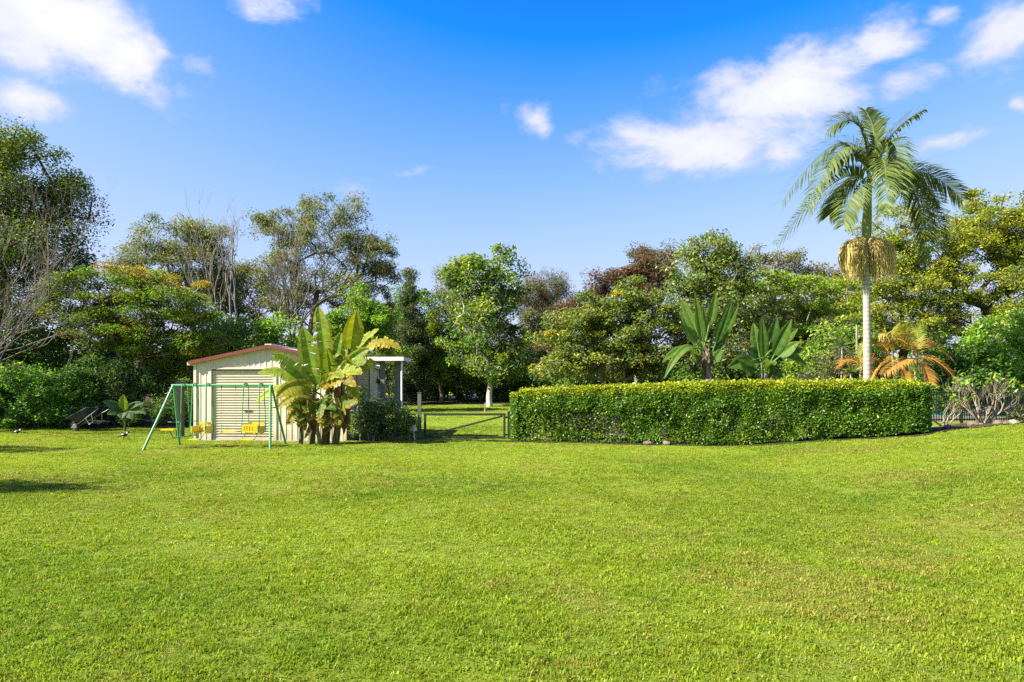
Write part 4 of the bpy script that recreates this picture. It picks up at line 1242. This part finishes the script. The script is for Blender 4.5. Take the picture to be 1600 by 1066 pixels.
def build_palm():
    rng = np.random.default_rng(5); d = 24.5
    b = px(1355, 668, d); b[2] = g1(b[0], b[1]) - .05
    root = thing('king_palm', 'tall king palm with a ringed grey trunk and hanging straw coloured fruit', 'palm tree', b)
    P = lambda x, y, off=0: px(x, y, d + off) - b
    mb = MB(); tp = [P(1356, 668), P(1355.5, 600), P(1355, 520), P(1354, 440), P(1354, 372)]
    mb.tube(tp, [.18, .14, .13, .12, .11], 14); mb.build('trunk', ring_bark('palm_trunk', (.22, .205, .18), (.44, .41, .36), .16), root)
    mb = MB(); mb.tube([P(1354, 374), P(1354.5, 350), P(1356, 315), P(1358, 288), P(1358, 268)], [.14, .165, .13, .10, .05], 12)
    mb.build('crownshaft', rough_mat('crownshaft', (.10, .15, .03), (.22, .25, .07), 4, .5, .1, (1, 1, .2)), root)
    FR = [((1342,196,-.2),(1292,204,-.4)), ((1392,212,.2),(1446,170,.3)), ((1306,225,.3),(1220,318,.5)), ((1306,284,-.5),(1212,384,-.9)),
          ((1440,270,-.3),(1504,312,-.5)), ((1424,292,.4),(1450,405,.7)), ((1394,222,-.9),(1406,308,-1.6)), ((1318,232,-.8),(1262,330,-1.4)),
          ((1318,300,.7),(1296,336,1.3)), ((1412,262,1.0),(1470,318,2.0)), ((1338,240,1.1),(1300,262,2.2)), ((1366,212,.2),(1352,172,.6)),
          ((1380,250,-1.0),(1384,330,-2.3)), ((1334,300,-1.2),(1318,352,-2.0)), ((1436,305,-.6),(1476,372,-1.0))]
    for i, (m_, t) in enumerate(FR):
        h = P(1357, 290 - 14 * (i % 3))
        mb = frond_mesh(h, P(*m_), P(*t), rng, .95, 84, .048, (.05, .10, .02), (.17, .205, .05), .45)
        mb.build('frond', M['frond'], root)
    # fruit: branching strands hanging from the trunk below the crownshaft
    for cx, off in ((1333, -.08), (1377, -.12), (1355, .28)):
        mb = MB(); top = P(1354, 372, off * .3); c = P(cx, 388, off)
        for k in range(430):
            a = rng.uniform(0, 6.28); r = math.sqrt(.30 + .70 * rng.random())
            q = c + np.array((r * .46 * math.cos(a), r * .40 * math.sin(a), .34 * (1 - r * r) - .10 + rng.normal() * .07))
            ln_ = (1.5 - .75 * r ** 2) * rng.uniform(.45, 1.12); pull = (c - q) * .20 * rng.random()
            dn = q + np.array((pull[0] + rng.normal() * .05, pull[1] + rng.normal() * .05, -ln_))
            cc = [(.78, .66, .32), (.70, .58, .25), (.82, .74, .44), (.64, .58, .22)][rng.integers(0, 4)]
            md = (q + dn) / 2 + rng.normal(size=3) * np.array((.045, .045, .02))
            mb.tube([top + (q - top) * .3 + (0, 0, .08), q, md, dn], [.010, .011, .011, .006], 3, cc, cap=False)
        mb.build('fruit_bunch', M['leaf'], root)
build_palm()

def build_cane(label, x, y0, d, heads, seed):
    rng = np.random.default_rng(seed)
    b = px(x, 668, d); b[2] = g1(b[0], b[1]) - .05
    root = thing('golden_cane_palm', label, 'palm', b)
    for hx, hy, off, fr in heads:
        h = px(hx, hy, d + off) - b
        base = np.array((h[0] * .6, h[1] * .6, 0))
        mb = MB(); mb.tube([base, (base + h) / 2 + rng.normal(size=3) * .05, h], [.07, .06, .05], 8); mb.build('cane', ring_bark('cane', (.20, .14, .05), (.48, .36, .14), .2), root)
        for mx_, my, tx, ty, o2, dry in fr:
            c1, c2 = ((.32, .15, .025), (.46, .26, .06)) if dry == 1 else ((.24, .20, .03), (.36, .30, .06)) if dry == .5 else ((.11, .17, .02), (.25, .26, .03))
            mb = frond_mesh(h, px(mx_, my, d + off + o2 * .6) - b, px(tx, ty, d + off + o2 * 1.4) - b, rng, .52, 36, .034, c1, c2, .5, rach=.02)
            mb.build('frond', M['frond'], root)
build_cane('golden cane palm with dry orange fronds curving over the end of the hedge', 1425, 600, 24.0,
    [(1432, 560, 0, [(1405,530,1375,545,.3,1),(1450,535,1487,560,.2,1),(1465,565,1500,602,-.4,1),(1415,520,1390,520,-.4,.5),(1435,530,1428,505,.4,0),(1410,565,1380,585,-.5,1),(1445,575,1455,600,-.3,1)]),
     (1395, 562, .5, [(1370,535,1345,560,.2,1),(1405,530,1425,535,.4,.5),(1388,525,1372,525,-.4,.5),(1395,525,1402,508,.2,0),(1378,570,1362,596,-.4,1),(1410,575,1418,600,-.3,1)])], 51)
build_cane('small golden cane palm with orange fronds behind the palm trunk', 1340, 600, 25.5,
    [(1345, 578, 0, [(1330,562,1308,570,.2,1),(1360,560,1380,570,.2,1),(1345,555,1350,535,.3,0),(1328,580,1318,598,-.3,.5),(1362,580,1372,600,-.3,1)])], 52)

def build_yucca(label, x, y, d, r, seed, trunk=True, n=46):
    rng = np.random.default_rng(seed)
    b = px(x, 668, d); b[2] = g1(b[0], b[1]) - .05
    root = thing('yucca', label, 'plant', b)
    h = px(x, y, d) - b
    mb = MB(); mb.tube([(0, 0, 0), h * .5 + rng.normal(size=3) * .04, h], [.07, .055, .04], 7); mb.build('stem', M['bark_grey'], root)
    mb = MB(); R = r / F * d
    for i in range(n):
        dv = unit(rng.normal(size=3)); dv[2] = abs(dv[2]) * 1.1 - .2; dv = unit(dv)
        L = R * rng.uniform(.75, 1.1); sd = unit(np.cross(dv, rng.normal(size=3))) * .022
        q = h + dv * L * .55; t = h + dv * L + np.array((0, 0, -.10 * L))
        c = [(.05, .11, .025), (.09, .15, .03), (.16, .19, .04)][rng.integers(0, 3)]
        mb.add([h - sd * .6, h + sd * .6, q + sd, q - sd, t], [(0, 1, 2, 3), (3, 2, 4)], c)
    mb.build('leaf_rosette', M['leaf_gloss'], root)
build_yucca('spiky yucca head rising above the bright bush beside the palm trunk', 1339, 506, 27, 20, 61)
build_yucca('dark spiky yucca nestled in the grey green bush left of the palm trunk', 1316, 540, 26, 20, 62)
build_yucca('low spiky yucca just above the hedge left of the palm trunk', 1330, 582, 25, 22, 63)
build_yucca('low spiky yucca between the palm trunk and the golden cane palm', 1378, 574, 25.2, 22, 64)
build_yucca('yellowish spiky plant growing under the shed awning', 591, 598, 26.5, 16, 65)

# ------------------------------------------------------------------ bare branching
def branches(mb, p, v, L, r, depth, rng, spread=.6, up=.15, ratio=.72, sides=6, tips=None, kids=(2, 3), gnarl=.12):
    p = np.array(p, float); v = unit(np.array(v, float))
    pts = [p]; k = 4
    for i in range(k):
        v = unit(v + rng.normal(size=3) * gnarl + np.array((0, 0, up * .25)))
        pts.append(pts[-1] + v * L / k)
    r1 = r * .68
    mb.tube(pts, np.linspace(r, r1, k + 1), sides if r > .03 else 4 if r > .012 else 3, cap=depth == 0)
    if depth == 0:
        if tips is not None: tips.append((pts[-1], v))
        return
    n = rng.integers(kids[0], kids[1] + 1)
    for i in range(n):
        nv = unit(v + unit(rng.normal(size=3)) * spread + np.array((0, 0, up)))
        f = pts[-1] if i == 0 or rng.random() < .6 else pts[-2]
        branches(mb, f, nv, L * ratio * rng.uniform(.8, 1.2), r1 * rng.uniform(.75, .95), depth - 1, rng, spread, up, ratio, sides, tips, kids, gnarl)

def bare_tree(name, label, cat, x, y, d, starts, seed, mat, depth=6, group=None):
    rng = np.random.default_rng(seed)
    b = px(x, y, d); b[2] = g1(b[0], b[1]) - .05
    root = thing(name, label, cat, b, 0, group)
    mb = MB(); tw = MB()
    for (v, L, r, sp, up) in starts:
        branches(mb, (rng.normal() * .1, rng.normal() * .1, 0), v, L, r, depth, rng, sp, up, .74)
    mb.build('trunk', M[mat], root)
    return root
bare_tree('bare_tree', 'large leafless grey tree spreading its tangle of branches before the dark tree', 'tree', -190, 640, 26,
          [((.50, 0, 1), 3.2, .10, .5, .08), ((.75, .1, .9), 3.1, .09, .5, .08), ((.95, -.1, .62), 2.7, .07, .5, .10), ((.25, .2, 1), 3.0, .09, .5, .10), ((.85, .1, .75), 3.0, .08, .5, .08), ((.65, -.2, 1), 3.0, .08, .5, .08)], 5, 'twig_grey', 7)
bare_tree('bare_tree', 'slender leafless tree with upright twigs behind the left end of the shed', 'tree', 372, 640, 37,
          [((.0, 0, 1), 3.6, .13, .38, .25), ((.2, 0, 1), 3.4, .10, .35, .25), ((-.15, .1, 1), 3.2, .09, .35, .25)], 6, 'bark_grey', 5)
bare_tree('bare_tree', 'leafless tree with slanting dark limbs rising behind the shed roof', 'tree', 425, 640, 36,
          [((.3, 0, 1), 3.0, .12, .45, .2), ((.55, 0, .9), 3.2, .11, .42, .15), ((-.05, .1, 1), 2.8, .11, .42, .2)], 17, 'bark_dark', 5)

def frangipani(label, x, y, d, n, L, seed):
    rng = np.random.default_rng(seed)
    b = px(x, y, d); b[2] = g1(b[0], b[1]) - .05
    root = thing('frangipani', label, 'shrub', b)
    mb = MB(); tips = []
    for i in range(n):
        a = 2 * math.pi * i / n + rng.uniform(-.3, .3)
        branches(mb, (.06 * math.cos(a), .06 * math.sin(a), 0), (math.cos(a) * .95, math.sin(a) * .5, .8), L * .88, .034, 5, rng, .62, .22, .68, 7, tips, (2, 2), .1)
    mb.build('branches', M['frangipani'], root)
    P = []
    for p, v in tips:
        if rng.random() < .14:
            for k in range(rng.integers(2, 6)): P.append(p + v * .05 + rng.normal(size=3) * .06)
    P = np.array(P)
    Q = leaf_quads(P, rng, .17, .055, .4, 0)
    pal = [(.13, .22, .02, 3), (.20, .25, .02, 2), (.09, .17, .02, 2)]
    link('leaves', quads_mesh('leaves', Q, pal_cols(rng, pal, len(P), np.arange(len(P)))), M['leaf_gloss'], root)
frangipani('wide nearly leafless frangipani with many forked grey branches before the pool fence', 1538, 668, 21.6, 13, .66, 71)
frangipani('small sparse frangipani beside the end of the hedge', 1476, 672, 20.9, 4, .38, 72)

# ------------------------------------------------------------------ trees and shrubs
def bx_(x, d): return ((x - HX) / F * d, d)
def T(name, label, cat, x, d, blobs, pal, **k):
    return make_tree(name, label, cat, bx_(x, d), blobs, d, PAL[pal] if isinstance(pal, str) else pal, **k)

# left
T('broadleaf_tree', 'massive dark fine leaved tree behind the leafless grey tree', 'tree', -10, 31,
  [(-40,330,110,140),(30,270,85,75),(0,230,60,40),(55,385,85,100),(110,340,38,60),(115,290,28,28),(20,455,110,75),(90,420,45,50),(-90,420,100,120)],
  [(.05,.085,.015,3),(.035,.06,.012,3),(.10,.115,.018,2)], n_clump=200, clump_r=.85, leaf=(.135,.065), lai=3.0, trunk_r=.4, bark='bark_dark', seed=101, flat=.75)
T('poinciana_tree', 'spreading feathery tree with yellow and orange tinged foliage left of the shed', 'tree', 214, 30,
  [(175,450,70,40),(255,460,80,38),(210,500,90,45),(300,490,45,35),(150,520,60,40),(310,535,50,35),(250,540,70,30),(120,470,50,45)],
  'poinci', n_clump=170, clump_r=.62, leaf=(.13,.05), lai=2.3, flat=.42, trunk_r=.17, bark='bark_grey', seed=102, stems=2, droop=.1)
T('eucalyptus_tree', 'olive green gum tree with a wide airy crown behind the feathery yellow tree', 'tree', 300, 48,
  [(270,375,60,38),(315,370,38,35),(225,400,50,25),(195,420,32,20),(325,420,38,50),(270,425,60,40),(345,455,35,50)],
  'gum', n_clump=120, clump_r=.9, leaf=(.20,.06), lai=1.7, flat=.6, trunk_r=.28, bark='bark_grey', seed=103, droop=.8, fork=.2, twigs=4)
T('eucalyptus_tree', 'tallest airy gum tree towering over the shed roof', 'tree', 470, 48,
  [(480,325,62,26),(545,328,32,22),(440,360,50,36),(510,370,62,40),(565,400,40,40),(595,395,28,36),(480,420,70,45),(555,450,55,40),(425,425,40,40),(600,430,22,22),(412,345,22,18),(450,480,70,40)],
  'gum', n_clump=210, clump_r=.78, leaf=(.20,.06), lai=1.35, flat=.6, trunk_r=.32, bark='bark_grey', seed=104, droop=.8, fork=.12, twigs=4)
T('broadleaf_tree', 'bright green leafy tree behind the banana clump', 'tree', 560, 38,
  [(555,480,38,32),(580,510,40,38),(545,525,45,35),(600,545,35,30),(520,540,35,30)], 'bright', n_clump=60, clump_r=.6, leaf=(.16,.085), lai=3, seed=105, trunk_r=.14)
T('columnar_tree', 'tall narrow dark conical tree beside the shed awning', 'tree', 643, 46,
  [(641,435,8,22),(642,470,17,30),(642,510,24,40),(642,560,30,45),(643,600,33,30)], [(.028,.05,.018,3),(.05,.075,.03,3),(.09,.10,.045,1.2)], n_clump=120, clump_r=.45, leaf=(.13,.06), lai=4, seed=106, trunk_r=.12, bark='bark_dark', flat=.9, shell=.25)
T('columnar_tree', 'thin reddish conical sapling behind the dark conical tree', 'tree', 606, 48,
  [(606,480,9,24),(606,515,13,30),(607,555,18,30)], [(.16,.09,.05,2),(.10,.09,.03,2)], n_clump=34, clump_r=.4, leaf=(.13,.06), lai=2.4, seed=107, trunk_r=.08, flat=.9)
T('broadleaf_tree', 'yellow green bushy tree between the conical tree and the white trunked tree', 'tree', 690, 48,
  [(690,510,32,30),(705,545,38,40),(680,560,35,40),(715,585,35,30)], [(.09,.15,.016,3),(.17,.21,.018,2),(.05,.10,.016,2)], n_clump=70, clump_r=.7, leaf=(.17,.09), lai=3, seed=108, trunk_r=.15)
T('white_trunked_tree', 'open leafy tree with a slim white trunk standing beyond the gate', 'tree', 765, 43,
  [(765,415,50,28),(740,440,45,40),(785,450,42,45),(715,430,22,28),(760,490,58,45),(745,535,60,35),(795,545,45,40),(770,575,55,28),(720,545,28,24),(700,445,18,26)],
  [(.06,.12,.02,3),(.10,.16,.02,3),(.19,.23,.02,1.4),(.045,.08,.02,2)], n_clump=150, clump_r=.62, leaf=(.22,.11), lai=1.9, seed=109, trunk_r=.22, bark='bark_white', fork=.05, flat=.75)
T('she_oak_tree', 'brownish fine needled tree right of the white trunked tree', 'tree', 850, 54,
  [(855,445,32,25),(830,470,35,40),(872,470,25,45),(850,510,48,45),(840,560,60,40)], 'casu', n_clump=120, clump_r=.75, leaf=(.22,.035), lai=2.2, seed=110, trunk_r=.22, droop=.9, twigs=5, flat=.9)
T('she_oak_tree', 'thin pinkish brown tree standing behind the white trunked tree', 'tree', 735, 55,
  [(715,480,40,50),(760,500,45,55),(700,440,24,36)], [(.12,.095,.05,3),(.15,.11,.06,2),(.08,.08,.03,2)], n_clump=90, clump_r=.7, leaf=(.2,.04), lai=1.4, seed=111, trunk_r=.2, droop=.6, twigs=5, flat=.9, bark='bark_white')
# centre right
T('red_leaved_tree', 'broad tree with dark red new leaves over yellow green foliage', 'tree', 960, 31,
  [(900,520,55,40),(960,505,60,45),(1010,500,50,50),(880,570,50,30),(950,560,70,35),(1020,560,50,40),(990,460,40,30),(925,490,40,30)],
  [(.10,.14,.025,3),(.14,.17,.03,3),(.06,.10,.02,3),(.22,.20,.02,.7)], n_clump=190, clump_r=.5, leaf=(.15,.07), lai=3, seed=112, trunk_r=.16, stems=3, flat=.55)
T('red_leaved_tree', 'dark reddish brown tree rising behind the yellow green broad tree', 'tree', 1000, 36,
  [(960,450,45,35),(1010,440,50,38),(900,500,45,30),(1020,420,40,30),(870,535,35,25),(935,475,45,30)], 'red', n_clump=110, clump_r=.55, leaf=(.14,.06), lai=2.5, seed=113, trunk_r=.16)
T('eucalyptus_tree', 'reddish brown gum crown showing above the red leaved tree', 'tree', 1015, 50,
  [(1005,405,24,22),(1035,395,20,18),(1015,435,35,25),(1040,420,22,26)], [(.09,.07,.04,3),(.07,.075,.035,2),(.12,.085,.05,1)], n_clump=44, clump_r=.75, leaf=(.2,.06), lai=1.7, seed=114, trunk_r=.2, droop=.8, twigs=4)
T('broadleaf_tree', 'rounded pale green tree with drooping leaves behind the bird of paradise plants', 'tree', 1110, 31,
  [(1110,390,48,32),(1085,430,48,40),(1140,425,45,45),(1110,480,62,45),(1070,500,36,38),(1150,490,45,45),(1110,545,60,40)],
  [(.10,.145,.035,3),(.14,.175,.045,3),(.06,.10,.025,2),(.18,.19,.04,.8)], n_clump=200, clump_r=.5, leaf=(.17,.065), lai=3, seed=115, trunk_r=.18, droop=.9, mat='leaf_gloss', flat=.8)
T('umbrella_tree', 'layered tree with flat bright green tiers of foliage left of the palm', 'tree', 1240, 33,
  [(1200,440,55,11),(1260,446,68,11),(1320,452,35,9),(1235,478,60,10),(1290,486,50,9),(1180,492,45,10),(1215,515,60,10),(1165,455,35,14)],
  [(.12,.20,.015,3),(.17,.23,.018,3),(.08,.15,.015,2)], n_clump=150, clump_r=.6, leaf=(.17,.075), lai=4.0, seed=116, trunk_r=.18, flat=.25, up=1.2, dzs=1.5, fork=.0, bark='bark_grey')
T('broadleaf_tree', 'shaded olive tree below the flat tiers of the layered tree', 'tree', 1235, 36,
  [(1220,520,60,40),(1280,530,50,40),(1250,560,70,40),(1180,540,45,40)], 'olive', n_clump=100, clump_r=.6, leaf=(.15,.07), lai=2.2, seed=117, trunk_r=.15)
for i, (lab, x, bl) in enumerate((('far pale gum crown left of the gap in the skyline', 1205, [(1185,400,22,16),(1215,410,35,22),(1240,405,15,18)]), ('small far gum crown alone in the skyline gap beside the palm fruit', 1275, [(1275,422,28,10),(1300,430,20,10),(1255,430,18,12)]))):
    T('eucalyptus_tree', lab, 'tree', x, 66, bl, [(.13,.13,.06,3),(.10,.105,.05,2)], n_clump=34, clump_r=.95, leaf=(.26,.10), lai=1.8, seed=118 + i, trunk_r=.25, flat=.5)
# right
T('albizia_tree', 'golden green tree standing behind the crown of the king palm', 'tree', 1420, 40,
  [(1400,360,55,40),(1440,400,55,50),(1380,420,50,45),(1420,460,75,45),(1370,490,55,40),(1450,500,60,45),(1340,440,25,40),(1400,530,80,35)],
  'albizia', n_clump=190, clump_r=.7, leaf=(.15,.07), lai=2.1, seed=121, trunk_r=.3, bark='bark_dark', flat=.5, fork=.15)
T('albizia_tree', 'large golden green tree with dark forked limbs right of the king palm', 'tree', 1540, 40,
  [(1545,310,35,24),(1530,345,55,32),(1575,360,50,45),(1500,380,40,35),(1530,400,60,40),(1590,420,40,50),(1510,455,60,32),(1570,480,60,45),(1480,430,28,30),(1515,510,70,35)],
  'albizia', n_clump=200, clump_r=.68, leaf=(.15,.07), lai=1.9, seed=122, trunk_r=.34, bark='bark_dark', flat=.5, fork=.1)
T('albizia_tree', 'golden green tree whose crown reaches past the far right fence', 'tree', 1650, 38,
  [(1610,320,28,40),(1660,350,70,60),(1630,420,60,60),(1680,460,70,60),(1610,480,40,45)], 'albizia', n_clump=130, clump_r=.7, leaf=(.15,.07), lai=2, seed=123, trunk_r=.3, bark='bark_dark', flat=.5, fork=.1)
T('broadleaf_shrub', 'glossy bright green bush above the bare frangipani', 'shrub', 1565, 28.5,
  [(1560,530,48,35),(1600,520,40,40),(1530,560,45,35),(1585,575,55,35),(1630,560,40,40)], 'bright', n_clump=110, clump_r=.5, leaf=(.17,.08), lai=3.2, seed=124, trunk_r=.1, stems=3, mat='leaf_gloss')
T('broadleaf_shrub', 'dark green shrub behind the golden cane palm and frangipani', 'shrub', 1490, 28,
  [(1480,575,45,40),(1450,540,35,35),(1510,600,45,35),(1470,620,50,30),(1550,620,45,30)], 'dark', n_clump=90, clump_r=.5, leaf=(.15,.07), lai=3, seed=125, trunk_r=.08, stems=3)
T('broadleaf_shrub', 'lush light green bush left of the palm trunk', 'shrub', 1300, 29,
  [(1290,545,35,30),(1320,520,35,28),(1335,550,35,40),(1270,575,40,30),(1310,590,50,25)], [(.11,.19,.016,3),(.16,.23,.02,3),(.07,.13,.02,2)], n_clump=110, clump_r=.45, leaf=(.16,.075), lai=3.2, seed=126, trunk_r=.08, stems=3)
T('broadleaf_shrub', 'greyish green bush around the dark yucca', 'shrub', 1310, 26.6,
  [(1305,570,30,30),(1330,575,30,28),(1285,590,35,22)], 'olive', n_clump=50, clump_r=.4, leaf=(.12,.05), lai=2.2, seed=127, trunk_r=.06, stems=3)
# left and centre shrubs
T('broadleaf_shrub', 'leafy mid green shrub at the shaded left edge of the lawn', 'shrub', 60, 28.4,
  [(20,600,60,35),(80,605,50,40),(110,625,38,35),(40,640,75,30),(-30,610,60,50),(95,650,40,18)], [(.045,.12,.014,3),(.07,.16,.018,3),(.11,.19,.02,1.2)], n_clump=160, clump_r=.42, leaf=(.14,.065), lai=3.2, seed=131, trunk_r=.07, stems=3, mat='leaf')
T('broadleaf_shrub', 'dense dark green shrub behind the wheelbarrow', 'shrub', 175, 29.5,
  [(165,590,55,35),(205,600,40,35),(150,625,60,30),(190,640,45,18)], 'deep', n_clump=110, clump_r=.45, leaf=(.13,.06), lai=3.2, seed=132, trunk_r=.07, stems=3)
T('broadleaf_shrub', 'sunlit yellow green thicket between the dark shrub and the shed', 'shrub', 262, 31,
  [(255,585,45,35),(285,560,40,35),(240,555,40,28),(280,620,40,35),(320,540,40,25)], [(.10,.15,.018,3),(.18,.20,.02,2),(.05,.09,.016,3)], n_clump=90, clump_r=.5, leaf=(.13,.06), lai=2.1, seed=133, trunk_r=.06, stems=3)
T('broadleaf_shrub', 'low dark undergrowth along the bed behind the swing set', 'shrub', 240, 28.6,
  [(235,645,30,16),(270,640,35,20),(295,625,22,30),(210,655,20,10)], 'dark', n_clump=60, clump_r=.35, leaf=(.11,.05), lai=2.4, seed=134, trunk_r=.04, stems=3)
T('broadleaf_tree', 'bright green leafy tree peeking over the left of the shed roof', 'tree', 380, 34,
  [(385,525,50,25),(430,520,40,28),(345,530,40,30),(370,560,60,30)], 'bright', n_clump=80, clump_r=.6, leaf=(.16,.075), lai=2.8, seed=135, trunk_r=.12)
T('broadleaf_shrub', 'dark leafy shrub with pale tips beside the banana clump', 'shrub', 585, 22.3,
  [(575,655,24,26),(600,645,28,22),(590,670,34,15),(560,672,14,14)], [(.04,.095,.02,3),(.07,.13,.025,3),(.14,.17,.05,.8)], n_clump=80, clump_r=.26, leaf=(.085,.04), lai=3, seed=136, trunk_r=.04, stems=3, mat='leaf_gloss')
T('broadleaf_shrub', 'light green leafy shrub beside the tall gate post', 'shrub', 636, 22.5,
  [(632,655,20,18),(642,664,13,16),(628,672,24,12)], [(.12,.19,.018,3),(.17,.23,.02,2),(.07,.13,.018,2)], n_clump=60, clump_r=.22, leaf=(.10,.05), lai=3, seed=137, trunk_r=.03, stems=3)
T('broadleaf_shrub', 'thin twiggy shrub against the shed corner behind the banana clump', 'shrub', 562, 22.0,
  [(565,620,12,16),(570,640,14,16),(558,650,12,14)], 'mid', n_clump=24, clump_r=.22, leaf=(.13,.035), lai=1.2, seed=138, trunk_r=.03, stems=2)
T('broadleaf_shrub', 'small dark shrub at the right end of the stone edging', 'shrub', 1592, 21.5,
  [(1592,652,20,12),(1610,648,18,15)], [(.05,.075,.02,3),(.09,.07,.03,2)], n_clump=36, clump_r=.22, leaf=(.08,.04), lai=3, seed=139, trunk_r=.03, stems=3)
# tree outside the picture that shades the lawn on the left
T('broadleaf_tree', 'leafy tree beyond the left edge of the lawn casting shade across the grass', 'tree', -978, 9.0,
  [(-978,170,190,110),(-1100,110,170,100),(-860,120,120,80)], 'mid', n_clump=60, clump_r=.5, leaf=(.16,.08), lai=.75, seed=140, trunk_r=.14)
T('broadleaf_tree', 'open leafy tree left of the shaded lawn edge beside the leafless grey tree', 'tree', -600, 16.2,
  [(-600,330,120,60),(-690,290,110,60),(-520,300,70,45),(-620,390,110,50)], 'mid', n_clump=60, clump_r=.5, leaf=(.16,.08), lai=.8, seed=141, trunk_r=.16)
# trees filling the second row
T('broadleaf_tree', 'mid green tree filling the gap behind the dark conical tree', 'tree', 655, 54, [(622,495,34,45),(668,490,32,42),(645,540,50,45)], 'mid', n_clump=60, clump_r=.8, leaf=(.22,.10), lai=2.2, seed=150, trunk_r=.18)
T('eucalyptus_tree', 'low olive gum filling the gap between the two airy gum trees', 'tree', 375, 52, [(350,450,42,50),(392,465,42,50),(370,510,60,40)], 'gum', n_clump=60, clump_r=.85, leaf=(.24,.09), lai=1.7, seed=151, trunk_r=.2, droop=.6)
T('broadleaf_tree', 'olive tree low behind the left end of the hedge', 'tree', 885, 46, [(880,520,48,40),(918,505,36,32),(838,535,42,45),(890,560,60,35)], 'olive', n_clump=70, clump_r=.75, leaf=(.20,.09), lai=2.2, seed=152, trunk_r=.16)
T('broadleaf_tree', 'yellow olive tree behind the layered tiers and palm trunk', 'tree', 1265, 47, [(1215,465,55,38),(1280,470,60,40),(1335,470,42,45),(1260,510,80,35)], [(.11,.14,.025,3),(.15,.17,.03,2),(.08,.11,.025,2)], n_clump=90, clump_r=.8, leaf=(.21,.095), lai=2.2, seed=153, trunk_r=.2)
# dark belt of bushes at the back
rngB = random.Random(12)
belt = [(-40,34,500),(20,33.5,500),(95,34,510),(165,35,545),(330,35,528),(420,39,555),(500,40,545),(560,44,560),(620,50,560),(672,51,570),(715,51,575),(760,51,570),(815,50,575),(850,49,580),(905,37,585),(965,38,585),(1030,38,580),(1095,36,575),(1150,38,550),(1210,41,535),(1270,40,520),(1345,38,530),(1405,37,575),(1470,37,570),(1540,37,570),(1610,36,565)]
belt_at = ['where the leafless grey tree is rooted', 'below the massive dark tree', 'behind the leafy mid green shrub', 'behind the wheelbarrow', 'behind the dark post by the shed', 'behind the red gable of the shed', 'behind the roof ridge of the shed', 'behind the banana leaf tips', 'behind the shed awning posts',
  'right of the dark conical tree', 'below the yellow green bushy tree', 'left behind the white trunk', 'right behind the white trunk', 'behind the short post at the hedge end', 'behind the left end of the hedge', 'left under the red leaved tree', 'right under the red leaved tree', 'behind the tall bird of paradise', 'between the two birds of paradise', 'behind the lower bird of paradise', 'under the layered flat tiers', 'behind the palm trunk', 'behind the golden cane palm', 'between the cane palm and frangipani', 'behind the wide frangipani', 'behind the right end of the paling fence']
for i, (x, d, y) in enumerate(belt):
    zt = g1(*bx_(x, d)); yb = HY + (CAM_H - zt) * F / d
    hgt = (yb - y)
    T('understorey_bush', 'dark bush in the undergrowth ' + belt_at[i], 'bush', x, d,
      [(x, y + hgt * .30, 42, hgt * .36), (x + rngB.uniform(-15, 15), yb - hgt * .25, 46, hgt * .3), (x + rngB.uniform(-25, 25), y + hgt * .15, 28, hgt * .25)],
      ('dark', 'deep', 'mid')[i % 3], n_clump=50, clump_r=.65, leaf=(.2, .10), lai=2.3, seed=200 + i, trunk_r=.08, stems=2, bark='bark_dark', group='dark bushes under the background trees', twigs=1, mix=.5)

# far wood closing the horizon
def far_wood():
    rng = np.random.default_rng(300); P = []; cl = []
    for k in range(420):
        a = rng.uniform(-1.15, 1.15); dd = rng.uniform(78, 120)
        x, y = dd * math.tan(a) * .9, dd
        h = rng.uniform(4, 9.5); z0 = g1(x, y)
        n = 75
        q = unit(rng.normal(size=(n, 3))) * rng.random((n, 1)) ** .4 * np.array((3.2, 3.2, h * .5)) + np.array((x, y, z0 + h * .5))
        P.append(q); cl.append(np.full(n, k))
    P = np.concatenate(P); cl = np.concatenate(cl)
    Q = leaf_quads(P, rng, 1.2, .8, .5)
    o = link('distant_woodland', quads_mesh('distant_woodland', Q, pal_cols(rng, PAL['gum'] + PAL['dark'], 420, cl)), M['leaf'])
    tag(o, 'distant mass of woodland closing the view behind the garden', 'woodland', kind='stuff')
far_wood()
print('faces', sum(len(o.data.polygons) for o in bpy.data.objects if o.type == 'MESH'))
